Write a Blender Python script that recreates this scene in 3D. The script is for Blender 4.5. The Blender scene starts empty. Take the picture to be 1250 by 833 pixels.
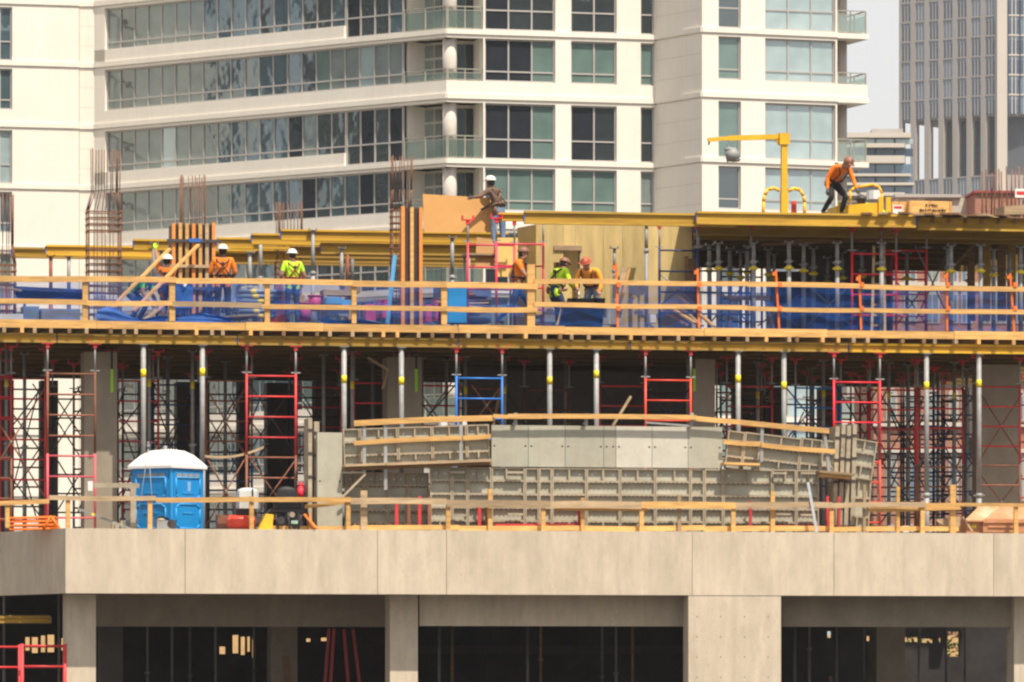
import bpy, bmesh, math, random
from mathutils import Vector, Matrix
R = math.radians
rnd = random.Random(7)
scene = bpy.context.scene
COL = scene.collection

# ------------------------------------------------------------------ camera model (metres)
CAMZ = 2.5            # eye height
FOC, HORIZ = 7050.0, 840.0      # focal length and horizon row, in photo pixels (1250 wide)
SA = math.atan(0.2)   # the site is turned this much to the picture
CA_, SN_ = math.cos(SA), math.sin(SA)
D0 = 150.0            # metres to the facade

def W(u, v, z):       # site frame (along facade, into building, up) -> world
    return Vector((u*CA_ - v*SN_, D0 + u*SN_ + v*CA_, z))
def U(px, v):         # where the sight line of a photo column meets the plane v
    t = (px-625)/FOC
    return (D0*t + v*(SN_ + t*CA_))/(CA_ - t*SN_)
def Z(px, py, v):
    Y = W(U(px, v), v, 0).y
    return CAMZ + (HORIZ-py)/FOC*Y
VE = -2.0             # the lower floors reach this far in front of the upper deck
ZF1 = CAMZ+3.90       # first floor slab
ZP1 = CAMZ+4.03       # top of concrete edge
ZB1 = CAMZ+2.39       # its underside
Z2 = CAMZ+9.40        # upper formwork deck
ZS2 = CAMZ+8.85       # underside of its main beams
Z3 = CAMZ+12.45       # top deck

# ------------------------------------------------------------------ mesh builder
class MB:
    def __init__(s): s.v=[]; s.f=[]; s.m=[]; s.s=[]
    def _add(s, vs, fs, mi=0, sm=False):
        n=len(s.v); s.v += [tuple(p) for p in vs]
        for f in fs: s.f.append(tuple(i+n for i in f)); s.m.append(mi); s.s.append(sm)
        return s
    def box(s, a, b, mi=0):
        x0,y0,z0=a; x1,y1,z1=b
        vs=[(x0,y0,z0),(x1,y0,z0),(x1,y1,z0),(x0,y1,z0),(x0,y0,z1),(x1,y0,z1),(x1,y1,z1),(x0,y1,z1)]
        return s._add(vs,[(0,3,2,1),(4,5,6,7),(0,1,5,4),(1,2,6,5),(2,3,7,6),(3,0,4,7)],mi)
    def bar(s, p, q, w, h, mi=0, up=(0,0,1)):       # rectangular bar from p to q
        p=Vector(p); q=Vector(q); d=(q-p).normalized(); up=Vector(up)
        if abs(d.dot(up))>.99: up=Vector((0,1,0))
        a=d.cross(up).normalized(); b=a.cross(d).normalized()
        c=[]
        for o in (p,q):
            for i,j in ((-1,-1),(1,-1),(1,1),(-1,1)): c.append(o+a*(i*w/2)+b*(j*h/2))
        return s._add(c,[(0,3,2,1),(4,5,6,7),(0,1,5,4),(1,2,6,5),(2,3,7,6),(3,0,4,7)],mi)
    def tube(s, p, q, r, r2=None, n=8, mi=0):
        p=Vector(p); q=Vector(q); r2 = r if r2 is None else r2
        d=(q-p).normalized(); up=Vector((0,0,1)) if abs(d.z)<.95 else Vector((1,0,0))
        a=d.cross(up).normalized(); b=a.cross(d)
        c=[p+(a*math.cos(2*math.pi*i/n)+b*math.sin(2*math.pi*i/n))*r for i in range(n)]
        c+=[q+(a*math.cos(2*math.pi*i/n)+b*math.sin(2*math.pi*i/n))*r2 for i in range(n)]
        s._add(c,[(i,(i+1)%n,n+(i+1)%n,n+i) for i in range(n)],mi,True)
        m=len(s.v)-2*n
        s.f.append(tuple(m+i for i in reversed(range(n)))); s.m.append(mi); s.s.append(False)
        s.f.append(tuple(m+n+i for i in range(n))); s.m.append(mi); s.s.append(False)
        return s
    def path(s, pts, r, n=8, mi=0):
        for a,b in zip(pts,pts[1:]): s.tube(a,b,r,n=n,mi=mi)
        if r>.03:
            for c in pts[1:-1]: s.ball(c,r,n,6,mi)
        return s
    def ball(s, c, rad, n=10, m=7, mi=0, z0=-1., z1=1.):
        rx,ry,rz = (rad,)*3 if isinstance(rad,(int,float)) else rad
        a0,a1=math.asin(z0),math.asin(z1); vs=[]
        for j in range(m+1):
            t=a0+(a1-a0)*j/m
            for i in range(n):
                p=2*math.pi*i/n
                vs.append((c[0]+rx*math.cos(t)*math.cos(p), c[1]+ry*math.cos(t)*math.sin(p), c[2]+rz*math.sin(t)))
        fs=[(j*n+i, j*n+(i+1)%n, (j+1)*n+(i+1)%n, (j+1)*n+i) for j in range(m) for i in range(n)]
        return s._add(vs,fs,mi,True)
    def prism(s, pts, z0, z1, mi=0):               # plan polygon (ccw) between two heights
        n=len(pts)
        vs=[(x,y,z0) for x,y in pts]+[(x,y,z1) for x,y in pts]
        fs=[tuple(reversed(range(n))), tuple(range(n,2*n))]+[(i,(i+1)%n,n+(i+1)%n,n+i) for i in range(n)]
        return s._add(vs,fs,mi)
    def extr(s, pts, y0, y1, mi=0):                # polygon in x,z extruded along y
        n=len(pts)
        vs=[(x,y0,z) for x,z in pts]+[(x,y1,z) for x,z in pts]
        fs=[tuple(range(n)), tuple(reversed(range(n,2*n)))]+[(i,n+i,n+(i+1)%n,(i+1)%n) for i in range(n)]
        return s._add(vs,fs,mi)
    def sheet(s, fn, nu, nv, mi=0, sm=True):
        vs=[fn(i/nu,j/nv) for j in range(nv+1) for i in range(nu+1)]
        return s._add(vs,[(j*(nu+1)+i, j*(nu+1)+i+1, (j+1)*(nu+1)+i+1, (j+1)*(nu+1)+i) for j in range(nv) for i in range(nu)],mi,sm)
    def mesh(s, name, mats):
        me=bpy.data.meshes.new(name); me.from_pydata(s.v,[],s.f)
        for m in (mats if isinstance(mats,(list,tuple)) else [mats]): me.materials.append(m)
        me.polygons.foreach_set('material_index', s.m); me.polygons.foreach_set('use_smooth', s.s)
        me.update(); return me

CACHE={}
def cached(key, fn, mats, name):
    k=(key, mats.name if not isinstance(mats,(list,tuple)) else tuple(m.name for m in mats))
    if k not in CACHE: CACHE[k]=fn().mesh(name, mats)
    return CACHE[k]

# ------------------------------------------------------------------ scene tree
def tag(o, label, cat, group=None, kind=None):
    if label: o['label']=label
    if cat: o['category']=cat
    if group: o['group']=group
    if kind: o['kind']=kind
    return o
def put(o, u, v, z, yaw=0.):
    o.location=W(u,v,z); o.rotation_euler=(0,0,SA+yaw)
def thing(name, label, cat, u=0, v=0, z=0, yaw=0., group=None):
    o=bpy.data.objects.new(name,None); o.empty_display_size=.2; COL.objects.link(o)
    put(o,u,v,z,yaw); return tag(o,label,cat,group)
def part(name, me, parent, loc=(0,0,0), rot=(0,0,0), label=None):
    o=bpy.data.objects.new(name,me); COL.objects.link(o); o.parent=parent
    o.location=loc; o.rotation_euler=rot
    if label: o['label']=label
    return o
def single(name, me, label, cat, u=0, v=0, z=0, yaw=0., group=None, kind=None, rot=None):
    o=bpy.data.objects.new(name,me); COL.objects.link(o); put(o,u,v,z,yaw)
    if rot: o.rotation_euler=(rot[0],rot[1],SA+rot[2])
    return tag(o,label,cat,group,kind)
ORD='first second third fourth fifth sixth seventh eighth ninth tenth eleventh twelfth thirteenth fourteenth fifteenth sixteenth seventeenth eighteenth nineteenth twentieth'.split()

# ------------------------------------------------------------------ materials
MATS={}
def mat(name, col, rough=.7, metal=0., var=.15, scale=3., dirt=0., dirt_col=(.12,.09,.06), dscale=1.2, bump=0., jitter=.12, stretch=(1,1,1), spec=.4, speck=0., streak=0.):
    if name in MATS: return MATS[name]
    m=bpy.data.materials.new(name); m.use_nodes=True; nt=m.node_tree; N=nt.nodes; L=nt.links
    b=N['Principled BSDF']; b.inputs['Roughness'].default_value=rough; b.inputs['Metallic'].default_value=metal
    b.inputs['Specular IOR Level'].default_value=spec
    tc=N.new('ShaderNodeTexCoord'); mp=N.new('ShaderNodeMapping'); mp.inputs['Scale'].default_value=stretch
    oi=N.new('ShaderNodeObjectInfo')
    L.new(tc.outputs['Object'],mp.inputs['Vector'])
    ad=N.new('ShaderNodeVectorMath'); ad.operation='ADD'
    sc=N.new('ShaderNodeVectorMath'); sc.operation='SCALE'; sc.inputs['Scale'].default_value=37.
    cx=N.new('ShaderNodeCombineXYZ'); L.new(oi.outputs['Random'],cx.inputs[0]); L.new(oi.outputs['Random'],cx.inputs[2])
    L.new(cx.outputs[0],sc.inputs[0]); L.new(mp.outputs[0],ad.inputs[0]); L.new(sc.outputs[0],ad.inputs[1])
    nz=N.new('ShaderNodeTexNoise'); nz.inputs['Scale'].default_value=scale; nz.inputs['Detail'].default_value=6; nz.inputs['Roughness'].default_value=.65
    L.new(ad.outputs[0],nz.inputs['Vector'])
    rp=N.new('ShaderNodeValToRGB'); rp.color_ramp.elements[0].position=.3; rp.color_ramp.elements[1].position=.7
    lo=[c*(1-var*1.3) for c in col]; hi=[min(1,c*(1+var)) for c in col]
    rp.color_ramp.elements[0].color=(*lo,1); rp.color_ramp.elements[1].color=(*hi,1)
    L.new(nz.outputs['Fac'],rp.inputs[0]); out=rp.outputs[0]
    if dirt>0:
        n2=N.new('ShaderNodeTexNoise'); n2.inputs['Scale'].default_value=dscale; n2.inputs['Detail'].default_value=8; n2.inputs['Roughness'].default_value=.75
        L.new(ad.outputs[0],n2.inputs['Vector'])
        r2=N.new('ShaderNodeValToRGB'); r2.color_ramp.elements[0].position=.5; r2.color_ramp.elements[1].position=.78
        r2.color_ramp.elements[0].color=(0,0,0,1); r2.color_ramp.elements[1].color=(dirt,)*3+(1,)
        L.new(n2.outputs['Fac'],r2.inputs[0])
        mx=N.new('ShaderNodeMixRGB'); L.new(r2.outputs[0],mx.inputs[0]); L.new(out,mx.inputs[1]); mx.inputs[2].default_value=(*dirt_col,1); out=mx.outputs[0]
    for amt,vs_,sc_,lo_,hi_ in ((speck,(1,1,1),16.,.62,.72),(streak,(3.5,3.5,.16),1.6,.42,.75)):
        if amt<=0: continue
        m3=N.new('ShaderNodeMapping'); m3.inputs['Scale'].default_value=vs_; L.new(tc.outputs['Object'],m3.inputs['Vector'])
        n3=N.new('ShaderNodeTexNoise'); n3.inputs['Scale'].default_value=sc_; n3.inputs['Detail'].default_value=5; L.new(m3.outputs[0],n3.inputs['Vector'])
        r3=N.new('ShaderNodeMapRange'); r3.inputs['From Min'].default_value=lo_; r3.inputs['From Max'].default_value=hi_; r3.inputs['To Min'].default_value=0; r3.inputs['To Max'].default_value=amt
        L.new(n3.outputs['Fac'],r3.inputs['Value']); x3=N.new('ShaderNodeMixRGB'); L.new(r3.outputs[0],x3.inputs[0]); L.new(out,x3.inputs[1]); x3.inputs[2].default_value=(*dirt_col,1); out=x3.outputs[0]
    if jitter>0:
        hs=N.new('ShaderNodeHueSaturation'); mr=N.new('ShaderNodeMapRange')
        mr.inputs['To Min'].default_value=1-jitter; mr.inputs['To Max'].default_value=1+jitter
        L.new(oi.outputs['Random'],mr.inputs['Value']); L.new(mr.outputs[0],hs.inputs['Value']); L.new(out,hs.inputs['Color']); out=hs.outputs[0]
    L.new(out,b.inputs['Base Color'])
    if bump>0:
        bp=N.new('ShaderNodeBump'); bp.inputs['Strength'].default_value=bump; bp.inputs['Distance'].default_value=.02
        L.new(nz.outputs['Fac'],bp.inputs['Height']); L.new(bp.outputs[0],b.inputs['Normal'])
    MATS[name]=m; return m

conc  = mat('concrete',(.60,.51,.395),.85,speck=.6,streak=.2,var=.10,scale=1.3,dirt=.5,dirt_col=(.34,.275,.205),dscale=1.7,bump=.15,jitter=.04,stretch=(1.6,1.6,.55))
concg = mat('concrete_shaded',(.31,.26,.20),.85,speck=.5,streak=.2,var=.13,scale=1.5,dirt=.35,dirt_col=(.22,.19,.16),bump=.1,jitter=.06)  # concrete copy darkened to carry interior shade in its colour
cblack= mat('unlit_blockwork',(.035,.03,.03),.95,var=.3,scale=1.,jitter=.1)  # wall colour pushed near black to stand for the storey's darkness
cdark = mat('concrete_dim',(.13,.11,.10),.9,var=.15,scale=1.,jitter=.06)  # interior concrete with the dim light put into its colour
cream = mat('cream_render',(.82,.765,.68),.8,streak=.15,var=.035,scale=.5,dirt=.10,dirt_col=(.55,.47,.38),dscale=.7,jitter=.015)
timber= mat('new_timber',(.68,.39,.13),.75,speck=.35,var=.24,scale=3.,dirt=.5,dirt_col=(.36,.22,.11),dscale=2.,jitter=.16,stretch=(.5,4,4))
oldtim= mat('weathered_timber',(.42,.30,.18),.8,var=.25,scale=3.,dirt=.4,dirt_col=(.2,.14,.09),jitter=.25,stretch=(.5,4,4))
brownt= mat('brown_timber',(.22,.125,.06),.8,var=.25,scale=3.,jitter=.2,stretch=(.5,4,4))
ybeam = mat('yellow_beam',(.66,.385,.025),.6,speck=.3,var=.2,scale=2.5,dirt=.35,dirt_col=(.27,.15,.03),dscale=2.5,jitter=.14,stretch=(.35,3,3))
yworn = mat('worn_yellow_beam',(.52,.315,.04),.7,speck=.5,var=.25,scale=2.5,dirt=.75,dirt_col=(.20,.12,.03),dscale=1.8,jitter=.1,stretch=(.35,3,3))
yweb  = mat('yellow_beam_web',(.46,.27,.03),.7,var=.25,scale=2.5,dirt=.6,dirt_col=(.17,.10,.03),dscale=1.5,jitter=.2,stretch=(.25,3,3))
yshade = mat('shaded_yellow_beam',(.17,.105,.03),.8,var=.2,jitter=.2,stretch=(.35,3,3))  # rear rows' beam colour darkened for the shade they stand in
ydull = mat('dull_yellow_beam',(.38,.235,.045),.7,var=.2,scale=2.5,dirt=.45,dirt_col=(.17,.10,.03),dscale=2.5,jitter=.1,stretch=(.35,3,3))
ply   = mat('plywood',(.60,.45,.19),.7,var=.16,scale=1.6,dirt=.75,dirt_col=(.44,.27,.13),dscale=1.3,jitter=.24,stretch=(3,3,.5))
plyor = mat('orange_plywood',(.50,.255,.075),.7,var=.05,scale=2,dirt=.15,dirt_col=(.40,.20,.06),jitter=.03)
plydk = mat('film_plywood',(.06,.035,.03),.5,var=.2,jitter=.1)
plybr = mat('brown_plywood',(.40,.21,.07),.6,var=.1,jitter=.1)
gsteel= mat('galvanised_steel',(.33,.33,.325),.6,.15,var=.15,scale=6,dirt=.35,dirt_col=(.22,.19,.16),dscale=4,jitter=.14)
dsteel= mat('dark_steel',(.07,.06,.065),.6,.3,var=.2,jitter=.2)
red   = mat('red_paint',(.62,.045,.05),.5,var=.12,dirt=.45,dirt_col=(.25,.06,.04),dscale=4,jitter=.2)
bred  = mat('bright_red_paint',(.78,.03,.055),.45,var=.08,dirt=.2,dirt_col=(.4,.05,.05),dscale=4,jitter=.06)
ored  = mat('orange_red_paint',(.72,.07,.04),.45,var=.08,dirt=.2,dirt_col=(.4,.05,.05),dscale=4,jitter=.06)
pink  = mat('faded_pink_paint',(.68,.11,.14),.55,var=.1,dirt=.2,dirt_col=(.4,.1,.08),dscale=4,jitter=.06)
rust  = mat('rusty_paint',(.26,.10,.06),.75,var=.25,dirt=.4,dirt_col=(.15,.05,.035),dscale=4,jitter=.2)
blue  = mat('blue_paint',(.03,.19,.62),.45,var=.08,jitter=.1)
dblue = mat('navy_paint',(.025,.04,.13),.5,var=.15,jitter=.2)
yel   = mat('yellow_paint',(.80,.46,.02),.5,speck=.4,var=.12,dirt=.4,dirt_col=(.4,.24,.03),dscale=5,jitter=.05)
ytag  = mat('yellow_tag',(.85,.66,.03),.5,var=.05,jitter=.05)
ora   = mat('orange_steel',(.78,.17,.03),.5,var=.15,dirt=.25,dirt_col=(.4,.15,.08),dscale=5,jitter=.1)
rebar = mat('rusty_rebar',(.20,.095,.055),.85,var=.3,scale=9,jitter=.15)
blk   = mat('black_rubber',(.02,.02,.022),.6,var=.2,jitter=.1)
cloth_kw=dict(bump=.9)
wht   = mat('white_plastic',(.78,.77,.75),.45,var=.04,jitter=.03)
gry   = mat('grey_plastic',(.30,.30,.30),.5,var=.1,jitter=.1)
formg = mat('formwork_frame_grey',(.42,.355,.26),.7,.05,speck=.4,var=.2,scale=5,dirt=.6,dirt_col=(.23,.175,.12),dscale=4,jitter=.1)
formf = mat('formwork_face_grey',(.43,.415,.335),.6,speck=.3,streak=.2,var=.1,scale=2,dirt=.55,dirt_col=(.31,.26,.18),dscale=2.2,jitter=.07)
formw = mat('formwork_face_pale',(.56,.53,.45),.55,var=.07,scale=2,dirt=.45,dirt_col=(.38,.30,.2),dscale=2.6,jitter=.03)
tblue = mat('toilet_blue',(.005,.25,.64),.45,dirt=.25,dirt_col=(.10,.24,.42),dscale=2.2,streak=.18,var=.05,jitter=.02)
tbluel= mat('toilet_blue_trim',(.03,.33,.72),.4,var=.04,jitter=.02)
lime  = mat('lime_tape',(.35,.75,.02),.6,var=.05,jitter=.02)
tan   = mat('rust_tan_steel',(.50,.23,.11),.6,var=.12,dirt=.35,dirt_col=(.62,.45,.32),dscale=1.5,jitter=.05)
brick = mat('mottled_brick',(.36,.17,.12),.85,var=.3,scale=7,dirt=.5,dirt_col=(.45,.30,.2),dscale=9,jitter=.02)
winf  = mat('window_frame_grey',(.46,.43,.41),.5,.2,var=.05,jitter=.02)
hazec = mat('pale_stone',(.42,.39,.36),.8,var=.06,scale=.3,jitter=.02)
magen = mat('magenta_plastic',(.50,.05,.17),.5,var=.15,jitter=.1)
bluet = mat('blue_tarp',(.03,.14,.48),.5,var=.2,scale=5,jitter=.1)
pblue = mat('pale_blue_steel',(.16,.22,.36),.5,.2,var=.2,jitter=.25)
gmetal= mat('grey_metal_box',(.24,.26,.29),.5,.2,var=.1,jitter=.1)
leafm = mat('leaf_green',(.10,.14,.03),.7,var=.3,jitter=.2)

def glass(name, col, rough=.06, refl=.30, var=.12, wave=.0):
    """window pane: what is seen inside, under a reflective sheet that is slightly uneven"""
    if name in MATS: return MATS[name]
    m=bpy.data.materials.new(name); m.use_nodes=True; nt=m.node_tree; N=nt.nodes; L=nt.links
    N.remove(N['Principled BSDF']); out=N['Material Output']
    df=N.new('ShaderNodeBsdfDiffuse'); gl=N.new('ShaderNodeBsdfGlossy'); gl.inputs['Roughness'].default_value=rough
    gl.inputs['Color'].default_value=(.80,.90,.92,1)
    tc=N.new('ShaderNodeTexCoord'); nz=N.new('ShaderNodeTexNoise'); nz.inputs['Scale'].default_value=.9; nz.inputs['Detail'].default_value=2
    L.new(tc.outputs['Object'],nz.inputs['Vector'])
    rp=N.new('ShaderNodeValToRGB'); rp.color_ramp.elements[0].position=.35; rp.color_ramp.elements[1].position=.65
    rp.color_ramp.elements[0].color=(*[c*(1-var) for c in col],1); rp.color_ramp.elements[1].color=(*[c*(1+var) for c in col],1)
    L.new(nz.outputs['Fac'],rp.inputs[0]); L.new(rp.outputs[0],df.inputs['Color'])
    bp=N.new('ShaderNodeBump'); bp.inputs['Strength'].default_value=min(1,.05+wave); bp.inputs['Distance'].default_value=.035
    L.new(nz.outputs['Fac'],bp.inputs['Height']); L.new(bp.outputs[0],gl.inputs['Normal'])
    mx=N.new('ShaderNodeMixShader'); fr=N.new('ShaderNodeLayerWeight'); fr.inputs['Blend'].default_value=.35
    mr=N.new('ShaderNodeMapRange'); mr.inputs['To Min'].default_value=refl; mr.inputs['To Max'].default_value=min(1,refl+.36)
    L.new(fr.outputs['Fresnel'],mr.inputs['Value']); L.new(mr.outputs[0],mx.inputs['Fac'])
    L.new(df.outputs[0],mx.inputs[1]); L.new(gl.outputs[0],mx.inputs[2]); L.new(mx.outputs[0],out.inputs['Surface'])
    MATS[name]=m; return m
g_dark=glass('glass_dark',(.022,.026,.034),refl=.06,wave=.2)
g_teal=glass('glass_teal_blind',(.13,.20,.18),refl=.12)
g_grey=glass('glass_grey_curtain_reflection',(.20,.235,.225),refl=.12,wave=.2)  # also paints the reflected pale wall on the ribbon wing's left panes
g_blue=glass('glass_blue',(.055,.095,.115),refl=.20,wave=.6)
g_deep=glass('glass_deep',(.026,.036,.038),refl=.20,wave=.55)
g_pale=glass('glass_pale',(.34,.43,.44),refl=.22)
g_sky =glass('glass_tower_blue',(.10,.15,.23),refl=.12)
g_skyd=glass('glass_tower_dark',(.05,.075,.125),refl=.06)
def clear_glass():
    m=bpy.data.materials.new('railing_glass'); m.use_nodes=True; nt=m.node_tree; N=nt.nodes; L=nt.links
    N.remove(N['Principled BSDF']); out=N['Material Output']
    t=N.new('ShaderNodeBsdfTransparent'); t.inputs['Color'].default_value=(.86,.95,.92,1)
    g=N.new('ShaderNodeBsdfGlossy'); g.inputs['Roughness'].default_value=.05; d=N.new('ShaderNodeBsdfDiffuse'); d.inputs['Color'].default_value=(.4,.5,.47,1)
    a=N.new('ShaderNodeMixShader'); a.inputs[0].default_value=.35; L.new(g.outputs[0],a.inputs[1]); L.new(d.outputs[0],a.inputs[2])
    x=N.new('ShaderNodeMixShader'); x.inputs[0].default_value=.3; L.new(t.outputs[0],x.inputs[1]); L.new(a.outputs[0],x.inputs[2]); L.new(x.outputs[0],out.inputs[0])
    return m
railglass=clear_glass()
def netting(name,col,alpha):
    m=bpy.data.materials.new(name); m.use_nodes=True; nt=m.node_tree; N=nt.nodes; L=nt.links
    N.remove(N['Principled BSDF']); out=N['Material Output']
    t=N.new('ShaderNodeBsdfTransparent'); d=N.new('ShaderNodeBsdfDiffuse'); d.inputs['Color'].default_value=(*col,1)
    tr=N.new('ShaderNodeBsdfTranslucent'); tr.inputs['Color'].default_value=(*col,1)
    a=N.new('ShaderNodeMixShader'); a.inputs[0].default_value=.35; L.new(d.outputs[0],a.inputs[1]); L.new(tr.outputs[0],a.inputs[2])
    tc=N.new('ShaderNodeTexCoord'); nz=N.new('ShaderNodeTexNoise'); nz.inputs['Scale'].default_value=1.1; nz.inputs['Detail'].default_value=5
    L.new(tc.outputs['Object'],nz.inputs['Vector'])
    mr=N.new('ShaderNodeMapRange'); mr.inputs['From Min'].default_value=.3; mr.inputs['From Max'].default_value=.7
    mr.inputs['To Min'].default_value=alpha*.7; mr.inputs['To Max'].default_value=alpha*1.35; L.new(nz.outputs['Fac'],mr.inputs['Value'])
    x=N.new('ShaderNodeMixShader'); L.new(mr.outputs[0],x.inputs[0]); L.new(t.outputs[0],x.inputs[1]); L.new(a.outputs[0],x.inputs[2]); L.new(x.outputs[0],out.inputs[0])
    return m
netm=netting('blue_netting',(.025,.12,.48),.41)
netl=netting('pale_blue_netting',(.03,.13,.53),.40)
# ================================================================== setting
def wthing(name,label,cat,x,y,z,yaw=0.,group=None):
    o=thing(name,label,cat); o.location=(x,y,z); o.rotation_euler=(0,0,yaw)
    if group: o['group']=group
    return o
gm=mat('site_ground',(.10,.09,.08),.95,var=.2,scale=.3,jitter=0)
gb=MB(); gb.sheet(lambda a,b:(-3000+6000*a,-500+4500*b,0),2,2)
g=bpy.data.objects.new('ground',gb.mesh('ground',gm)); COL.objects.link(g); g['kind']='structure'

# ------------------------------------------------------------------ apartment tower
def ray(px,P,tan):            # point of the plan line through P (dy/dx = tan) seen at photo column px
    t=(px-625)/FOC; Y=(P[1]-tan*P[0])/(1-tan*t); return Vector((t*Y,Y))
K=Vector(((545-625)/FOC*266,266.))
TB,TC,TD,TE,TA=-.85,.27,-1.6,.36,.26
PB=ray(115,K,TB); PA2=ray(97,PB,0); PC=ray(800,K,TC); PD=ray(857,PC,TD); PE=ray(1022,PD,TE)
PA=PA2+Vector((0,-.25)); PA0=PA+Vector((-46,-46*TA))
tower=wthing('apartment_tower','cream apartment tower with ribbon windows, glass balconies and rounded corner column behind the building site','apartment building',K.x,K.y,0)
FL=range(-1,11)
def ceil(i): return CAMZ+30.11-2.98*(i-1)
class Seg:
    def __init__(s,a,b):
        s.a=a; s.b=b; s.e=(b-a).normalized(); s.L=(b-a).length; s.yaw=math.atan2(s.e.y,s.e.x); s.n=Vector((-s.e.y,s.e.x))
    def at(s,px):
        return (ray(px,s.a,s.e.y/s.e.x)-s.a).length*(1 if ray(px,s.a,s.e.y/s.e.x).x>=s.a.x else -1)
    def part(s,name,me,x=0,y=0,z=0,parent=None,label=None):
        if parent is None:
            p=s.a+s.e*x+s.n*y-K
            return part(name,me,tower,(p.x,p.y,z),(0,0,s.yaw),label)
        return part(name,me,parent,(x,y,z),(0,0,0),label)
def window_me(w,h,xs,tr,cols,fw=.075,d=.10):
    """frame with mullions at xs (local 0..w) and one transom at tr above the sill; panes coloured by cols"""
    mw=.024 if len(xs)>4 else .035
    f=MB(); f.box((0,0,0),(w,d,fw)).box((0,0,h-fw),(w,d,h)).box((0,0,fw),(fw,d,h-fw)).box((w-fw,0,fw),(w,d,h-fw))
    f.box((fw,.012,tr-.035),(w-fw,d-.01,tr+.035))
    for x in xs: f.box((x-mw,.006,fw),(x+mw,d-.006,tr-.035)); f.box((x-mw,.006,tr+.035),(x+mw,d-.006,h-fw))
    p=MB(); X=[0]+list(xs)+[w]; n=0
    for a,b in zip(X,X[1:]):
        for z0,z1 in ((fw,tr),(tr,h-fw)):
            dx=rnd.uniform(-.006,.006); y=d*.6
            p._add([(a+.03,y+dx,z0),(b-.03,y-dx,z0),(b-.03,y-dx,z1),(a+.03,y+dx,z1)],[(0,1,2,3)],cols(n,z0>fw+.01)); n+=1
    return f.mesh('window_frame',winf), p
PANES=[g_dark,g_teal,g_grey,g_blue,g_deep,g_pale]
def facade(seg,wins,name,thick=.42,wall_label=None,parapet_to=None,nose=True,z_from=0.):
    """wins(i) -> list of (x0,x1,full_height?,mullions,chooser) for floor i"""
    w=MB()
    for i in FL:
        c=ceil(i); zb=c-2.98; tall=(i%2==0)
        sill=zb+(.23 if tall else .87)
        if parapet_to is None or not tall:
            w.box((0,0,zb+.26),(seg.L,thick,max(sill,zb+.261)))
        else:
            w.box((0,0,zb+.26),(parapet_to,thick,zb+.87)); 
        w.box((0,-.07,zb+.03),(seg.L,thick,zb+.26))
        w.box((0,.03,zb-.02),(seg.L,thick,zb+.03))
        top=c-.13; w.box((0,.0,top),(seg.L,thick,c-.02))
        x=0
        for (a,b,lowsill,mull,ch) in wins(i):
            s0 = zb+.262 if lowsill else sill if sill>zb+.262 else zb+.262
            if a>x+.01: w.box((x,0,max(sill,zb+.262)),(a,thick,top))
            x=b
            tr=(top-s0)*(.36 if tall else .24)
            if mull=='void': continue
            me,pm=window_me(b-a,top-s0,mull,tr,ch)
            fo=seg.part('window',me,a,.14,s0)
            part('pane',pm.mesh('pane',PANES),fo)
        if x<seg.L-.01: w.box((x,0,max(sill,zb+.262)),(seg.L,thick,top))
    if not wins(1):
        for i in FL:
            for q in (.36,.68): z=ceil(i)-2.98+2.98*q; w.box((.01,-.003,z),(seg.L-.01,.001,z+.022),1)
    seg.part('wall',w.mesh('wall',[cream,mat('wall_joint',(.62,.55,.46),.9,jitter=0)]),label=wall_label)
def pick(*ws):
    def f(n,up):
        return rnd.choices(range(6),weights=ws)[0]
    return f
def bay_tone(seed,ws):      # both lights of a bay share a curtain tone; E's pale tone is painted sky reflection
    r=random.Random(seed); cs=[r.choices(range(6),weights=ws)[0] for _ in range(60)]
    return lambda n,up: cs[n//2]
# A: wide blank wall at the left
sA=Seg(PA0,PA); aw0,aw1=sA.at(-14),sA.at(15)
facade(sA,lambda i:[(aw0,aw1,False,[(aw1-aw0)*.5],bay_tone(i,(0,4,0,6,0,1)))],'wall')
sA2=Seg(PA2,PB); facade(sA2,lambda i:[],'wall')
# B: ribbon-window wing
sB=Seg(PB,K); b0,bstep,b1=sB.at(128),sB.at(420),sB.at(490)
def winsB(i):
    if i%2==0: spans=[(b0,bstep,0),(bstep,b1,1)]
    else: spans=[(b0,b1,0)]
    out=[]
    for a,b,low in spans:
        n=max(1,round((b-a)/.93)); st=(b-a)/n
        r=random.Random(i*7+low); cs=[]
        for k in range(n):
            f=(a+k*st-b0)/(b1-b0)
            if f<.30: cs.append(r.choices(range(6),weights=(0,0,9,0,0,1))[0] if k!=1 else 4)  # grey tone stands for the pale wall's reflection
            elif f<.62: cs.append(r.choices(range(6),weights=(0,0,0,8,2,0))[0])
            else: cs.append(r.choices(range(6),weights=(2,.4,.3,1,8,0))[0] if i!=1 else r.choices(range(6),weights=(.5,1,6,1,2,1))[0])
        out.append((a,b,bool(low),[st*k for k in range(1,n)],(lambda cs:(lambda q,up:cs[q//2]))(cs)))
    out.append((b1,sB.L,True,'void',None))
    return out
facade(sB,winsB,'wall',parapet_to=bstep)
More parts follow.
